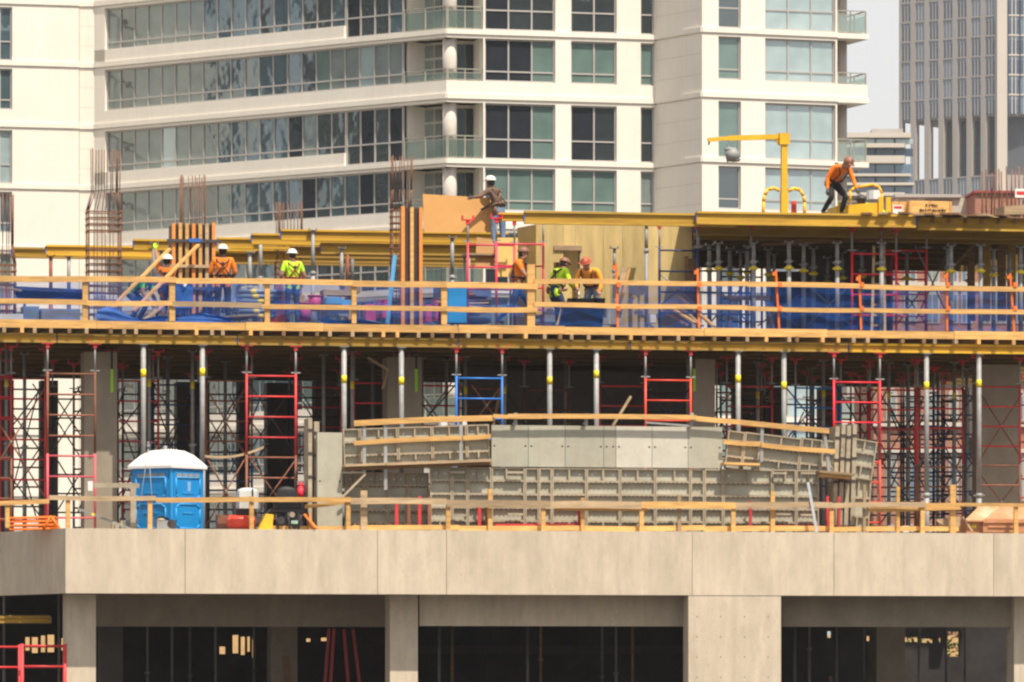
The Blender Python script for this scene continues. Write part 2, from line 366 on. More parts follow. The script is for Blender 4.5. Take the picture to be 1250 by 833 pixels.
# C: lit front with balcony end
sC=Seg(K,PC); c0=sC.at(590); C_=[sC.at(p) for p in (592,678,697,753,782,799.2)]
def winsC(i):
    ws=(6,1,0,0,3,0) if i%2==0 else (3,5,0,0,2,0)
    return [(0,c0,True,'void',None),
        (C_[0],C_[1],False,[(C_[1]-C_[0])*q for q in (.345,.675)],bay_tone(i*3+1,ws)),
        (C_[2],C_[3],False,[(C_[3]-C_[2])*.52],bay_tone(i*3+2,ws)),
        (C_[4],C_[5],False,[],bay_tone(i*3,(0,2,4,0,2,0)))]
facade(sC,winsC,'wall')
sD=Seg(PC,PD); facade(sD,lambda i:[],'wall')
sE=Seg(PD,PE); E_=[sE.at(p) for p in (877,904.5,934,1020)]
def winsE(i):
    return [(E_[0],E_[1],False,[],bay_tone(i*5,(5,3,0,0,3,0))),
        (E_[2],E_[3],False,[(E_[3]-E_[2])*q for q in (.34,.67)],bay_tone(i*5+1,(0,0,0,1,0,9)))]  # pale panes hold the white sky's reflection in their colour
facade(sE,winsE,'wall')
# return wall behind E, core added inside so no light leaks through
rw=MB(); rw.box((0,0,0),(.4,12,34)); sE.part('wall',rw.mesh('wall',cream),sE.L-.401,.43,1)
inn=lambda P,s,d: (P+s.n*d-K)
core=MB(); core.prism([tuple(inn(PA0,sA,1.)),tuple(inn(PA,sA,1.)),tuple(inn(PB,sB,1.)),tuple(inn(sB.a+sB.e*b1,sB,2.4)),tuple(inn(sC.a+sC.e*c0,sC,2.4)),tuple(inn(PC,sC,1.)),tuple(inn(PD,sE,1.6)),tuple(inn(PE,sE,1.)),tuple(inn(PE,sE,11.)),tuple(inn(PA0,sA,30))],0,35.8)
part('core',core.mesh('core',cdark),tower)
# balconies at the corner
Bi=sB.a+sB.e*b1+sB.n*1.7; Ci=sC.a+sC.e*c0+sC.n*1.7
den=sB.e.x*sC.e.y-sB.e.y*sC.e.x; q=Ci-Bi; ss=(q.x*sC.e.y-q.y*sC.e.x)/den; Ki=Bi+sB.e*ss
# corner point of the inner walls kept short of the column
rel=lambda p:(p.x-K.x,p.y-K.y)
poly=[sB.a+sB.e*b1+sB.n*.40, K+sB.n*.40, K+sC.n*.40+sC.e*.3, sC.a+sC.e*c0+sC.n*.40, Ci+sC.n*.3, Bi+sB.n*.3]
for i in FL:
    c=ceil(i); zb=c-2.98; tall=(i%2==0)
    s=MB(); s.prism([rel(p) for p in poly],zb+.02,zb+.25); part('balcony_slab',s.mesh('balcony_slab',cream),tower)
    w=MB(); h=2.62; zc=zb+.26+h/2
    for p,qq in ((sB.a+sB.e*b1+sB.n*.42,Bi),(Bi,Ki),(Ki,Ci),(Ci,sC.a+sC.e*c0+sC.n*.42)):
        if (p-qq).length>.1: w.bar((*rel(p),zc),(*rel(qq),zc),.12,h)
    part('balcony_wall',w.mesh('balcony_wall',cream),tower)
    dr=MB(); off=-sB.n*.10
    L=(Ki-Bi).length
    for a,b,mi in ((.02,.30,3),(.36,.64,0),(.68,.98,3)):
        p=Bi+sB.e*(L*a)+off; qq=Bi+sB.e*(L*b)+off
        dr.bar((*rel(p),zc-.35),(*rel(qq),zc-.35),.04,1.7,mi); dr.bar((*rel(p),zc+.90),(*rel(qq),zc+.90),.04,.55,mi)
    off=-sC.n*.10; L2=(Ci-Ki).length
    for a,b,mi in ((.03,.48,3),(.52,.97,0)):
        p=Ki+sC.e*(L2*a)+off; qq=Ki+sC.e*(L2*b)+off; dr.bar((*rel(p),zc),(*rel(qq),zc),.04,2.3,mi)
    part('balcony_door',dr.mesh('balcony_door',PANES),tower)
    r=MB(); gl=MB(); z0=zb+(.26 if tall else .87); z1=zb+(1.32 if tall else 1.42)
    for (p,qq,sg) in ((sB.a+sB.e*(b1+.05),K-sB.e*.12,sB),(K+sC.e*.12,sC.a+sC.e*(c0-.03),sC)):
        o=sg.n*.16; P=rel(p+o); Q=rel(qq+o)
        r.bar((*P,z1),(*Q,z1),.06,.05); r.bar((*P,z1-.17),(*Q,z1-.17),.035,.035); r.bar((*P,z0+.06),(*Q,z0+.06),.035,.035)
        n=max(2,round((qq-p).length/1.2))
        for k in range(n+1):
            x=P[0]+(Q[0]-P[0])*k/n; y=P[1]+(Q[1]-P[1])*k/n; r.box((x-.03,y-.03,z0),(x+.03,y+.03,z1-.03))
        gl.bar((*P,(z0+z1)/2-.06),(*Q,(z0+z1)/2-.06),.015,(z1-z0)-.25)
    ro=part('balcony_railing',r.mesh('balcony_railing',mat('railing_metal',(.36,.35,.29),.5,.3,jitter=.02)),tower)
    part('glass_panel',gl.mesh('glass_panel',railglass),ro)
    cl=MB(); cp=K+(sB.n+sC.n).normalized()*.62
    cl.tube((*rel(cp),zb+.25),(*rel(cp),c-.0),.33,n=20); part('corner_column',cl.mesh('corner_column',mat('shaded_column',(.58,.53,.48),.8,var=.05,jitter=.01)),tower)  # column greyed below the cream walls to hold its shadow
    # balcony at the right end
    s=MB(); e0=E_[3]+.1; e1=sE.at(1060); hh=.25 if tall else .86
    s.box((sE.L+.003,-.07,zb),(e1,3.,zb+.24));
    if not tall:
        s.box((sE.L+.003,0,zb+.24),(e1-.05,.16,zb+.87)); s.box((e1-.2,.16,zb+.24),(e1-.05,2.9,zb+.87))
    sE.part('balcony_slab',s.mesh('balcony_slab',cream))
    r=MB(); gl=MB()
    xs=[sE.L+.05,sE.L+(e1-sE.L)*.45,e1-.1]
    r.box((xs[0],.05,z1-.05),(xs[2],.11,z1)); r.box((xs[0],.07,z1-.2),(xs[2],.1,z1-.17)); r.box((xs[2]-.03,.1,z1-.05),(xs[2]+.03,2.8,z1)); r.box((xs[0],.05,z0+.04),(xs[2],.09,z0+.08))
    for x in xs: r.box((x-.03,.05,z0),(x+.03,.11,z1-.05))
    for y in (1.4,2.7): r.box((xs[2]-.03,y,z0),(xs[2]+.03,y+.06,z1-.05))
    gl.box((xs[0],.075,z0+.08),(xs[2],.09,z1-.22)); gl.box((xs[2]-.01,.1,z0+.08),(xs[2]+.01,2.8,z1-.22))
    ro=sE.part('balcony_railing',r.mesh('balcony_railing',MATS['railing_metal'])); part('glass_panel',gl.mesh('glass_panel',railglass),ro)
    cl=MB(); xc=sE.at(1040); cl.tube((xc,1.3,zb+.245),(xc,1.3,c-.01),.28,n=20); sE.part('round_column',cl.mesh('round_column',mat('grey_render',(.42,.37,.33),.8,var=.05,jitter=.02)))

# ------------------------------------------------------------------ far skyscraper
YS=1080.; mpp=YS/FOC
cx=(1217-625)*mpp
sky=wthing('office_skyscraper','hazy grey skyscraper with narrow window columns and an open colonnade, far right behind the site','skyscraper',cx,YS,0)
zy=lambda py: CAMZ+(HORIZ-py)*mpp
Lw=112*mpp; ang=math.atan(.75)
spier=mat('tower_pier',(.37,.335,.31),.8,var=.05,scale=.05,jitter=.01)  # left face's grey shade is part of this colour
spierl=mat('tower_pier_light',(.58,.52,.45),.8,var=.05,scale=.05,jitter=.01)  # paler copy puts sunlight into the corner pier; also pale bands
# local axes: left face runs from corner leftwards and back
def lf(s,d): return (-s*math.cos(ang)+d*math.sin(ang), s*math.sin(ang)+d*math.cos(ang))
LL=Lw/math.cos(ang)*1.02; bays=7; bp=LL/bays
ztop=zy(-70); zc1,zc0=zy(141),zy(213)
top=MB(); P=[lf(.0,.6),lf(LL,.6),lf(LL,22),lf(-16,22),(14,3),(1.2,.6)]
top.prism(list(reversed(P)),zc1,ztop); part('upper_block',top.mesh('upper_block',spier),sky)
low=MB(); low.prism(list(reversed(P)),0,zc0); part('lower_block',low.mesh('lower_block',spier),sky)
cr=MB(); P2=[lf(-.5,8),lf(LL*.74,6),lf(LL*.74,21),lf(-14,21),(13,3.6),(1.5,3.6)]
cr.prism(list(reversed(P2)),zc0,zc1); part('recessed_core',cr.mesh('recessed_core',[mat('tower_void',(.09,.10,.12),.4,jitter=0)]),sky)
for k in range(bays+1):
    pm=MB(); s=k*bp; a=lf(max(0,s-.62),0); b=lf(s+.62 if k<bays else s,0)
    pm.prism([lf(s+.55 if k<bays else s,.10),lf(max(-.0,s-.55),.10),lf(max(-.0,s-.55),1.5),lf(s+.55 if k<bays else s,1.5)],0,ztop)
    part('pier',pm.mesh('pier',spier),sky)
cp=MB(); cp.prism([(0,-.4),(1.9,-.35),(1.9,3.5),(0,3.)],0,ztop); part('corner_pier',cp.mesh('corner_pier',spierl),sky)
def swin(w,h):
    f=MB(); f.box((-w/2,0,0),(w/2,.3,h*.74),0); f.box((-w/2,.02,h*.74),(w/2,.3,h*.93),1)
    for x in (-w*.17,w*.17): f.box((x-.09,-.12,0),(x+.09,-.001,h),2)
    f.box((-w/2,-.22,h*.93),(w/2,.3,h),2)
    return f
fh=24.2*mpp
wdark=swin(bp-1.15,fh).mesh('window',[g_skyd,g_sky,spier]); wblue=swin(bp-1.3,fh).mesh('window',[g_sky,g_sky,spier])
rows=[zy(141)+.3+fh*j for j in range(8)]+[zy(213)-fh*j-fh for j in range(2)]
rs=random.Random(3)
for z in rows:
    for k in range(bays):
        x,y=lf((k+.5)*bp,.28)
        part('window',wdark if rs.random()<.55+.05*(bays-k) else wblue,sky,(x,y,z),(0,0,math.pi-ang+math.pi))
rwid=2.3
for z in rows[:8]:
    for k in range(5):
        part('window',rs.choice((swin(rwid-.25,fh).mesh('window',[rs.choice((g_sky,g_skyd)),g_sky,spierl]),)),sky,(2.0+rwid*(k+.5),-.05+.18*rwid*(k+.5),z),(0,0,math.atan(.18)))

# ------------------------------------------------------------------ terraced block in the middle distance
YM=560.; mp2=YM/FOC; zm=lambda py: CAMZ+(HORIZ-py)*mp2
tb=wthing('terraced_block','hazy white terraced block with blue glazing between cream tower and far skyscraper','building',(1075-625)*mp2,YM,0)
X=lambda px:(px-1075)*mp2
m=MB(); m.box((X(1000),.5,0),(X(1101),20,zm(163))); part('body',m.mesh('body',hazec),tb)
for y0,y1 in ((163,169),(176,181),(191,200),(213,216),(224,227),(236,240)):
    m=MB(); m.box((X(1000),-.9,zm(y1)),(X(1100)+.3*(y0%5),.48,zm(y0))); part('terrace',m.mesh('terrace',spierl),tb)
for y0,y1,mm in ((181,191,g_skyd),(200,213,g_sky),(216,224,g_sky),(227,236,g_sky),(169,176,g_pale)):
    m=MB(); x=X(1000)
    while x<X(1099): m.box((x,.2,zm(y1)+.02),(x+1.7,.49,zm(y0)-.02)); x+=1.85
    part('glazing',m.mesh('glazing',mm),tb)
m=MB(); m.box((X(1066),2,zm(163)+.003),(X(1104),8,zm(155))); part('plant_room',m.mesh('plant_room',hazec),tb)

# ------------------------------------------------------------------ brick building behind the right half of the site
YK=212.; mp3=YK/FOC; zk=lambda py: CAMZ+(HORIZ-py)*mp3
bb=wthing('brick_building','red brick building with pale sill bands seen through the right end of the site','building',(1150-625)*mp3,YK,0,math.atan(.06))
X=lambda px:(px-1150)*mp3
m=MB(); m.box((X(1066),0,0),(X(1340),6,zk(270))); part('wall',m.mesh('wall',brick),bb)
m=MB(); m.box((X(1190),-.1,zk(270)+.002),(X(1340),5,zk(236))); part('parapet',m.mesh('parapet',brick),bb)
m=MB(); m.box((X(1188),-.2,zk(236)+.002),(X(1341),5.2,zk(233))); part('coping',m.mesh('coping',mat('dull_red_metal',(.33,.06,.06),.6,jitter=.02)),bb)
for py in (516,548,690,345): 
    m=MB(); m.box((X(1065),-.14,zk(py+5)),(X(1341),-.003,zk(py))); part('sill_band',m.mesh('sill_band',spierl),bb)
def arch(w,h,rise):
    pts=[(-w/2,0),(w/2,0)]+[(w/2*math.cos(a),h-rise+rise*math.sin(a)) for a in [math.pi*i/10 for i in range(11)]]
    f=MB(); f.extr(pts,-.03,.06); return f
for py0,py1 in ((474,514),(552,612),(640,688),(318,345),(350,395)):
    for px,w in ((1088,14),(1111,16),(1138,18),(1164,12),(1180,14),(1203,14),(1222,14),(1243,16),(1268,14)):
        h=(py1-py0)*mp3; ww=w*mp3
        f=arch(ww,h,.25).mesh('window',winf); o=part('window',f,bb,(X(px),-.004,zk(py1)))
        p=MB(); p.box((-ww/2+.07,-.05,.07),(-.03,-.035,h-.3)).box((.03,-.05,.07),(ww/2-.07,-.035,h-.3)); part('pane',p.mesh('pane',rnd.choice((g_blue,g_grey,g_sky))),o)
ph=wthing('plant_penthouse','cream rooftop plant room with dark louvre beside brick parapet','plant room',(1147-625)*YK/FOC,YK+2,zk(270)+.003,math.atan(.06))
X=lambda px:(px-1147)*mp3
m=MB(); m.box((X(1098),0,0),(X(1190),1.9,zk(236)-zk(270))); part('wall',m.mesh('wall',mat('pale_cladding',(.50,.46,.38),.7,jitter=.02)),ph)
m=MB(); m.box((X(1096),-.15,zk(236)-zk(270)+.002),(X(1178),2.,zk(232)-zk(270))); part('roof',m.mesh('roof',hazec),ph)
m=MB(); 
for k in range(9): m.box((X(1134),-.05,.10+k*.095),(X(1167),-.003,.17+k*.095))
part('louvre',m.mesh('louvre',dsteel),ph)

# ------------------------------------------------------------------ concrete podium under construction
pod=thing('concrete_frame_building','unfinished concrete building frame with deep pale edge panels and open lower storeys','building',0,0,0)
def pc(name,mb,m,label=None): return part(name,mb.mesh(name,m),pod,label=label)
edges=[80,226,461,545,845,1018,1213,1320]
C0=Vector((U(80,VE),VE))
dl=Vector((-1,1.84)).normalized(); dl=Vector((dl.x*CA_+dl.y*SN_, -dl.x*SN_+dl.y*CA_))   # left flank, site frame
for a,b in zip(edges,edges[1:]):
    m=MB(); m.box((U(a,VE)+(.006 if a!=80 else 0),VE,ZB1),(U(b,VE)-.006,VE+.30,ZP1)); pc('edge_panel',m,conc)
nl=Vector((dl.y,-dl.x)); nl = nl if nl.x>0 else -nl
m=MB(); m.prism([tuple(C0+dl*14),tuple(C0+dl*.003),tuple(C0+nl*.3+dl*.003),tuple(C0+nl*.3+dl*14)],ZB1,ZP1); pc('edge_panel',m,conc,'shaded left flank panel')
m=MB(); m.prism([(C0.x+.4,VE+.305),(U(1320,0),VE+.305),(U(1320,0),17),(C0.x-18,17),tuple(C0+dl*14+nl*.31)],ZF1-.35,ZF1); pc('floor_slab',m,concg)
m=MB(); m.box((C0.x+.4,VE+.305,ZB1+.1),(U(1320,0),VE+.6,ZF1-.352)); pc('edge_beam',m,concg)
zbm=CAMZ+1.60
def col(pa,pb,v,dep,z0,z1,m=conc,label=None,name='column'):
    b=MB(); b.box((U(pa,v),v,z0),(U(pb,v),v+dep,z1)); return pc(name,b,m,label)
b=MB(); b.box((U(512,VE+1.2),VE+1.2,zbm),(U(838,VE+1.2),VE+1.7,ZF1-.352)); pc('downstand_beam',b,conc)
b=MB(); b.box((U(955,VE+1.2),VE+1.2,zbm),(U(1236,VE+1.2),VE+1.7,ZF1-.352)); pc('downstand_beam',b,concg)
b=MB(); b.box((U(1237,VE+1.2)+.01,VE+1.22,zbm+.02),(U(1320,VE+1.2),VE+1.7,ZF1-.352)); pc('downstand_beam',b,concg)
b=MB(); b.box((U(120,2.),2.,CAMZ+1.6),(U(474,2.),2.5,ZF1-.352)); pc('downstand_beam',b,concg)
col(81,117,VE+1.0,.75,0,ZB1-.002); col(476,510,VE+1.05,.7,0,ZB1-.002)
wc=MB(); wc.box((U(840.5,VE),VE+.012,0),(U(953.5,VE),VE+.6,ZB1-.003)); pc('column',wc,conc,'broad wall column flush with the edge panels')
th=MB()
for i in range(4):
    for j in range(4): 
        x=U(851+29*i,VE); z=ZB1-.55-.52*j; th.ball((x,VE+.012,z),(.022,.006,.022),8,4)
th.m=[0]*len(th.m); pc('tie_holes',th,concg)
col(1238,1290,VE+.95,.7,0,ZB1-.002)
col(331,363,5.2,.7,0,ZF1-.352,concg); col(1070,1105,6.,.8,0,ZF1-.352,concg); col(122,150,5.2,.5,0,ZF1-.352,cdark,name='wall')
# back wall of the lower storey, with the few gaps that let daylight through
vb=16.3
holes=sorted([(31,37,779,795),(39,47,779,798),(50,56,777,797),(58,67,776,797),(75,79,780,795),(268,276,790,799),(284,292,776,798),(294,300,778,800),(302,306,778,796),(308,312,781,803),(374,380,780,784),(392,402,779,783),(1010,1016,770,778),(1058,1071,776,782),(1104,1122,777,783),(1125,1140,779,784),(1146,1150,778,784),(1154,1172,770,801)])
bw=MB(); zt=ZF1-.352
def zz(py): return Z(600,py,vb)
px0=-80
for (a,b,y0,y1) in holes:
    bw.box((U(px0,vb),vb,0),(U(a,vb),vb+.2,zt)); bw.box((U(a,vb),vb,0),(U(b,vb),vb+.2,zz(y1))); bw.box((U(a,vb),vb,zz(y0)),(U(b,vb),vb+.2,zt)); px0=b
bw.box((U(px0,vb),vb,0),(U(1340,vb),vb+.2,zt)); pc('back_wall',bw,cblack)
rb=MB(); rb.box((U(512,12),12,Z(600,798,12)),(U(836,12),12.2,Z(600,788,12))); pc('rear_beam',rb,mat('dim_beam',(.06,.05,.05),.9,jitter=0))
# first floor: columns and the core wall
zd=Z2-.33
for pa,pb,v,dep,mm in ((103,143,1.5,.8,concg),(473,515,2.3,.8,concg),(846,873,1.6,.6,concg),(1198,1246,2.6,.9,concg)):
    o=col(pa,pb,v,dep,ZF1+.002,zd-.38,mm)
    t=MB(); p=pa+ (pb-pa)*(.80 if pa!=846 else .0); x=U(p,v-.02)
    if pa==1198: continue
    zt_=Z(p,425,v); t.box((x,v-.022,zt_-1.15),(x+.07,v-.004,zt_-.55)); part('marking_tape',t.mesh('marking_tape',lime),o)
    t=MB(); t.box((x+.01,v-.012,zt_-.55),(x+.06,v-.003,zt_)); part('strap',t.mesh('strap',blk),o)
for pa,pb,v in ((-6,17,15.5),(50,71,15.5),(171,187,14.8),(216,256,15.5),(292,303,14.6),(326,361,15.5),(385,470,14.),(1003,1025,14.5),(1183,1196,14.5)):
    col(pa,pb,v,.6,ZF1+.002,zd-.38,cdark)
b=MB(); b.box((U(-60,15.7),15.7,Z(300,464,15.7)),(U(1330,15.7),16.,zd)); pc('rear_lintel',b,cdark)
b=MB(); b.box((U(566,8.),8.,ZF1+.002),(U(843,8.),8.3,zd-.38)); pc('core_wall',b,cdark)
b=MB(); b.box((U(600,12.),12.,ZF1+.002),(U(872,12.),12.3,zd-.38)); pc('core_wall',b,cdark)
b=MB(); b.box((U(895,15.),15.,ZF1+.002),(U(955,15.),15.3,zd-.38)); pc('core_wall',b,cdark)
# wall behind the core on the upper deck (already cast)
hb=MB(); hb.box((U(-80,34),34,0),(U(1340,34),34.08,4.2))
single('site_hoarding',hb.mesh('site_hoarding',mat('tan_hoarding',(.62,.40,.19),.8,jitter=0)),'tan plywood hoarding glimpsed through gaps behind the lowest storey','hoarding')
def bush(px,v,w,h,label):
    t=thing('bush',label,'bush',U(px,v),v,0); f=MB(); r=random.Random(px)
    for _ in range(500):
        a=r.uniform(0,6.28); q=r.random()**.5; z=h*(.15+.85*r.random()); x=math.cos(a)*q*w*(1.1-.6*z/h); y=math.sin(a)*q*w*.6
        d=Vector((r.uniform(-1,1),r.uniform(-1,1),r.uniform(-.5,1))).normalized()*.12; e=d.cross(Vector((r.random(),.3,r.random()))).normalized()*.06
        c=Vector((x,y,z)); f._add([c-d,c+e,c+d,c-e],[(0,1,2,3)])
    part('foliage',f.mesh('foliage',leafm),t); s=MB(); s.tube((0,0,0),(0,0,h*.6),.06,.03); part('stem',s.mesh('stem',brownt),t)
bush(1113,31,2.2,4.6,'leafy green bush glimpsed under the concrete slab, left of a second bush'); bush(1160,32,1.8,4.6,'leafy green bush glimpsed under the slab by the right corner column')

# added buildings outside the picture that give the tower's windows dark reflections
def unseen(label,x0,x1,y0,y1,h,m):
    t=wthing('added_mirror_tower',label,'building',x0,y0,0); b=MB(); b.box((0,0,0),(x1-x0,y1-y0,h)); part('body',b.mesh('body',m),t)
    for k in range(int(h/3.4)):
        b=MB(); b.box((-.5,-.5,3.4*k+2.6),(x1-x0+.5,y1-y0+.5,3.4*k+3.3)); part('floor_band',b.mesh('floor_band',cream),t)
nbm=mat('added_mirror_cladding',(.05,.075,.085),.5,var=.5,scale=.25,jitter=0)
unseen('dark banded neighbour building added to be mirrored in the ribbon windows of the cream tower',-190,-95,120,252,60,nbm)
unseen('dark banded neighbour building added to be mirrored in the front windows of the cream tower',92,162,10,60,72,mat('added_mirror_cladding_two',(.03,.035,.045),.6,var=.5,scale=.2,jitter=0))
# ================================================================== upper formwork deck
def at(u,v,z): return W(u,v,z)
dk=MB(); dk.box((U(-120,0),-.02,Z2-.19),(U(1335,0),16.,Z2))
deck=thing('formwork_deck','wide plywood formwork deck carrying the upper working level, seen edge on','formwork deck')
part('decking',dk.mesh('decking',mat('film_ply_shaded',(.075,.05,.035),.6,var=.2,jitter=0)),deck)  # film ply, its colour lowered further for the soffit's shade
e=0
for a,b in zip([-60,118,300,395,560,690,860,1010,1165],[118,300,395,560,690,860,1010,1165,1320]):
    m=MB(); m.box((U(a,-.07)+.004,-.065+.02*(e%2),Z2-.20),(U(b,-.07)-.004,-.025,Z2+.012-.02*(e%2))); e+=1
    part('fascia_board',m.mesh('fascia_board',timber),deck)
# joists, their ends under the fascia
JL=16.
jm=cached('joist',lambda:MB().box((-.045,0,.02),(.045,JL,.16)),timber,'timber_joist')
jm2=cached('joist',lambda:MB().box((-.045,0,.02),(.045,JL,.16)),oldtim,'timber_joist')
LM=[(-40,'left edge of the deck'),(57,'pink and rusty tower'),(175,'prop behind the blue toilet'),(247,'prop right of the blue toilet'),(300,'red and rusty frame tower'),(420,'grey shutter corner'),(490,'middle concrete column'),(556,'bright blue frame'),(671,'left prop of the dark bay'),(728,'prop by the crossed timber'),(787,'orange red frame'),(901,'prop above the sloping shutter end'),(957,'prop by the red tower'),(1017,'bright red frame tower'),(1131,'prop before the brick building'),(1195,'right concrete column')]
cnt={}
def near(px,what):
    l=[t for t in LM if t[0]<=px] or [LM[0]]; n=l[-1][1]; k=(what,n); cnt[k]=cnt.get(k,-1)+1
    return f'{what}, {ORD[cnt[k]]} from the {n}'
jm3=cached('joist',lambda:MB().box((-.045,0,.02),(.045,JL,.16)),brownt,'timber_joist')
for k in range(61):
    px=-18+21.2*k+rnd.uniform(-7,7); o=single('timber_joist',rnd.choice((jm,jm2,jm2,jm3,jm3)),near(px,'joist end under the deck edge'),'joist',U(px,-.1),-.06-rnd.random()**2*.18,Z2-.192-.16-rnd.random()*.004,0,group='joists under the upper deck')
def hbeam(L,h=.30,w=.15):
    def f():
        m=MB(); m.box((0,-w/2,h-.055),(L,w/2,h)); m.box((0,-w/2,0),(L,w/2,.055)); m.box((0,-.018,.055),(L,.018,h-.055),1); return m
    return f
cap=mat('blue_end_cap',(.05,.10,.40),.5,jitter=.05)
def beam(name,L,m,label,u,v,z,yaw=0,h=.30,group=None,caps=True,pitch=0):
    t=thing(name,label,'beam',u,v,z,yaw,group)
    if pitch: t.rotation_euler=(0,pitch,SA+yaw)
    part('beam_body',cached(('hb',round(L,2),h),hbeam(L,h),[m,yshade if m is yshade else yweb],'beam_body'),t)
    if caps:
        c=cached(('cap',h),lambda:MB().box((-.012,-.05,h*.2),(.012,.05,h*.8)),cap,'end_cap')
        part('end_cap',c,t,(-.012,0,.006)); part('end_cap',c,t,(L+.012,0,.006))
    return t
rowv=[.12,2.2,3.8,5.6,7.4,9.4,11.4,13.4,15.2]
RN='front second third fourth fifth sixth seventh eighth rearmost'.split()
for ri,v in enumerate(rowv):
    cuts=[-60,70,290,560,770,1036,1330] if ri==0 else [-60,240+30*(ri%3),600-40*(ri%2),930,1330]
    for k,(a,b) in enumerate(zip(cuts,cuts[1:])):
        u0=U(a,v); L=U(b,v)-u0-.03
        mm=(ydull if k!=5 else ybeam) if ri==0 else yshade
        where=['at the left edge','above the red and rusty frame tower' ,'above the middle column','above the dark bay','above the right half','at the right edge'][k if ri==0 else min(k+(1 if k else 0)+(1 if k>2 else 0),5)]
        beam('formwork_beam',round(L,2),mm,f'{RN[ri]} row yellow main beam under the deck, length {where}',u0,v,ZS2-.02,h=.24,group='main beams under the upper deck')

# ================================================================== props
def prop_parts(t,h,r=.075,tagz=.80,m=gsteel,collar=.42,head=None,base=True,dual=False):
    hi=h*collar
    part('outer_tube',cached(('ot',round(hi,2),r),lambda:MB().tube((0,0,.01),(0,0,hi),r,n=12),m,'outer_tube'),t)
    part('inner_tube',cached(('it',round(h-hi,2),r),lambda:MB().tube((0,0,0),(0,0,h-hi-.012),r*.86,n=12),m,'inner_tube'),t,(0,0,hi))
    part('collar',cached(('co',r),lambda:MB().tube((0,0,-.05),(0,0,.06),r*1.18,n=12).bar((-r*2.,0,0),(r*2.,0,.02),.022,.028),m,'collar'),t,(0,0,hi),(0,0,rnd.uniform(-.6,.6)))
    if tagz: part('tag',cached(('tg',r),lambda:MB().tube((0,0,0),(0,0,.20),r*.86+.004,n=12),ytag,'tag'),t,(0,0,h*tagz))
    part('head_plate',cached(('hp',r),lambda:MB().box((-.11,-.11,-.012),(.11,.11,0)).box((-.10,-.10,0),(-.09,.10,.05)).box((.09,-.10,0),(.10,.10,.05)),m,'head_plate'),t,(0,0,h-.002))
    if base: part('base_plate',cached(('bp',r),lambda:MB().box((-.12,-.12,0),(.12,.12,.012)),m,'base_plate'),t)
HP=ZS2-.02-ZF1-.01
fr=[(175,'tall grey prop with yellow tag behind the left end of the blue toilet'),(247,'tall grey prop standing right beside the blue toilet'),(420,'tall grey prop with yellow tag behind the tall grey shutter end'),(490,'tall grey prop in front of the middle concrete column'),(671,'tall grey prop with yellow tag behind the smooth shutter faces, left of the crossed timber'),(728,'tall grey prop with yellow tag just left of the orange red frame'),(901,'tall grey prop with yellow tag behind the right sloping shutter, near the column'),(957,'tall grey prop beside the dark blue frame at right'),(1131,'tall grey prop right of the bright red tower before the brick building'),(1195,'tall grey prop before the right concrete column, beside the dark red frame')]
for px,l in fr:
    t=thing('shoring_prop',l,'prop',U(px,.12),.12,ZF1,group='grey props along the front of the middle storey')
    prop_parts(t,HP,r=.078,tagz=.83+rnd.uniform(-.03,.02),collar=.24 if px not in(247,) else .36)
# ================================================================== shoring frames
FW=1.16
def frame_parts(t,h=2.1,nr=4,m=red,w=FW,r=.033):
    leg=cached(('leg',h,r),lambda:MB().tube((0,0,.01),(0,0,h),r,n=8),m,'leg')
    part('leg',leg,t,(-w/2,0,0)); part('leg',leg,t,(w/2,0,0))
    rg=cached(('rung',w,r),lambda:MB().tube((-w/2+r*.8,0,0),(w/2-r*.8,0,0),r*.72,n=8),m,'rung')
    for k in range(nr): part('rung',rg,t,(0,0,h-.06-k*(h-.12)/(nr-.25)))
def jack_parts(t,z,h,m,w=FW,head=red):
    jk=cached(('jk',round(h,2)),lambda:MB().tube((0,0,0),(0,0,h),.026,n=8).bar((-.12,0,.03),(.12,0,.03),.04,.03),gsteel,'screw_jack')
    fk=cached('fork',lambda:MB().box((-.16,-.07,0),(.16,.07,.03)).box((-.16,-.07,.03),(-.13,.07,.13)).box((.13,-.07,.03),(.16,.07,.13)).box((-.045,-.045,-.10),(.045,.045,0)),head,'fork_head')
    for s in (-1,1):
        j=part('screw_jack',jk,t,(s*w/2,0,z)); part('fork_head',fk,j,(0,.0,h-.03))
def tower_at(pl,pr,v,mats,labels,top=ZS2-.02,z0=ZF1,h=2.1,head=red,group=None,nr=4,jack=True,braces=True):
    """stack of frames whose legs stand at photo columns pl, pr in plane v"""
    u0,u1=U(pl,v),U(pr,v); w=round(u1-u0,2); n=len(mats)
    for k,(m,l) in enumerate(zip(mats,labels)):
        t=thing('ladder_scaffold',l,'scaffold frame',(u0+u1)/2,v,z0+k*h,group=group); frame_parts(t,h,nr,m,w)
        if k==n-1 and jack: jack_parts(t,h,top-z0-n*h,m,w,head)
G='shoring frames of the middle storey'
tower_at(58,116,.12,[pink,rust],['pink ladder frame standing on the slab left of the blue toilet','rusty brown ladder frame stacked on the pink frame at the left'],group=G)
tower_at(301,361,.12,[rust,red],['rusty lower ladder frame behind the engine, left of the shutter corner','red upper ladder frame stacked on the rusty one, right of the toilet'],group=G)
tower_at(557,613,.14,[blue,blue],['lower blue ladder frame mostly hidden behind the shutters','bright blue ladder frame above the shutters in the dark bay'],group=G)
tower_at(788,843,.14,[ored,ored],['lower orange red ladder frame hidden behind the smooth shutter','orange red ladder frame rising above the smooth shutter beside the column'],group=G)
tower_at(1018,1074,.12,[ored,bred],['orange red lower ladder frame right of the shutters','bright red upper ladder frame right of the shutters'],group=G)
tower_at(1193,1245,1.6,[rust,red],['rusty lower ladder frame before the right concrete column','dark red upper ladder frame before the right concrete column'],group=G)
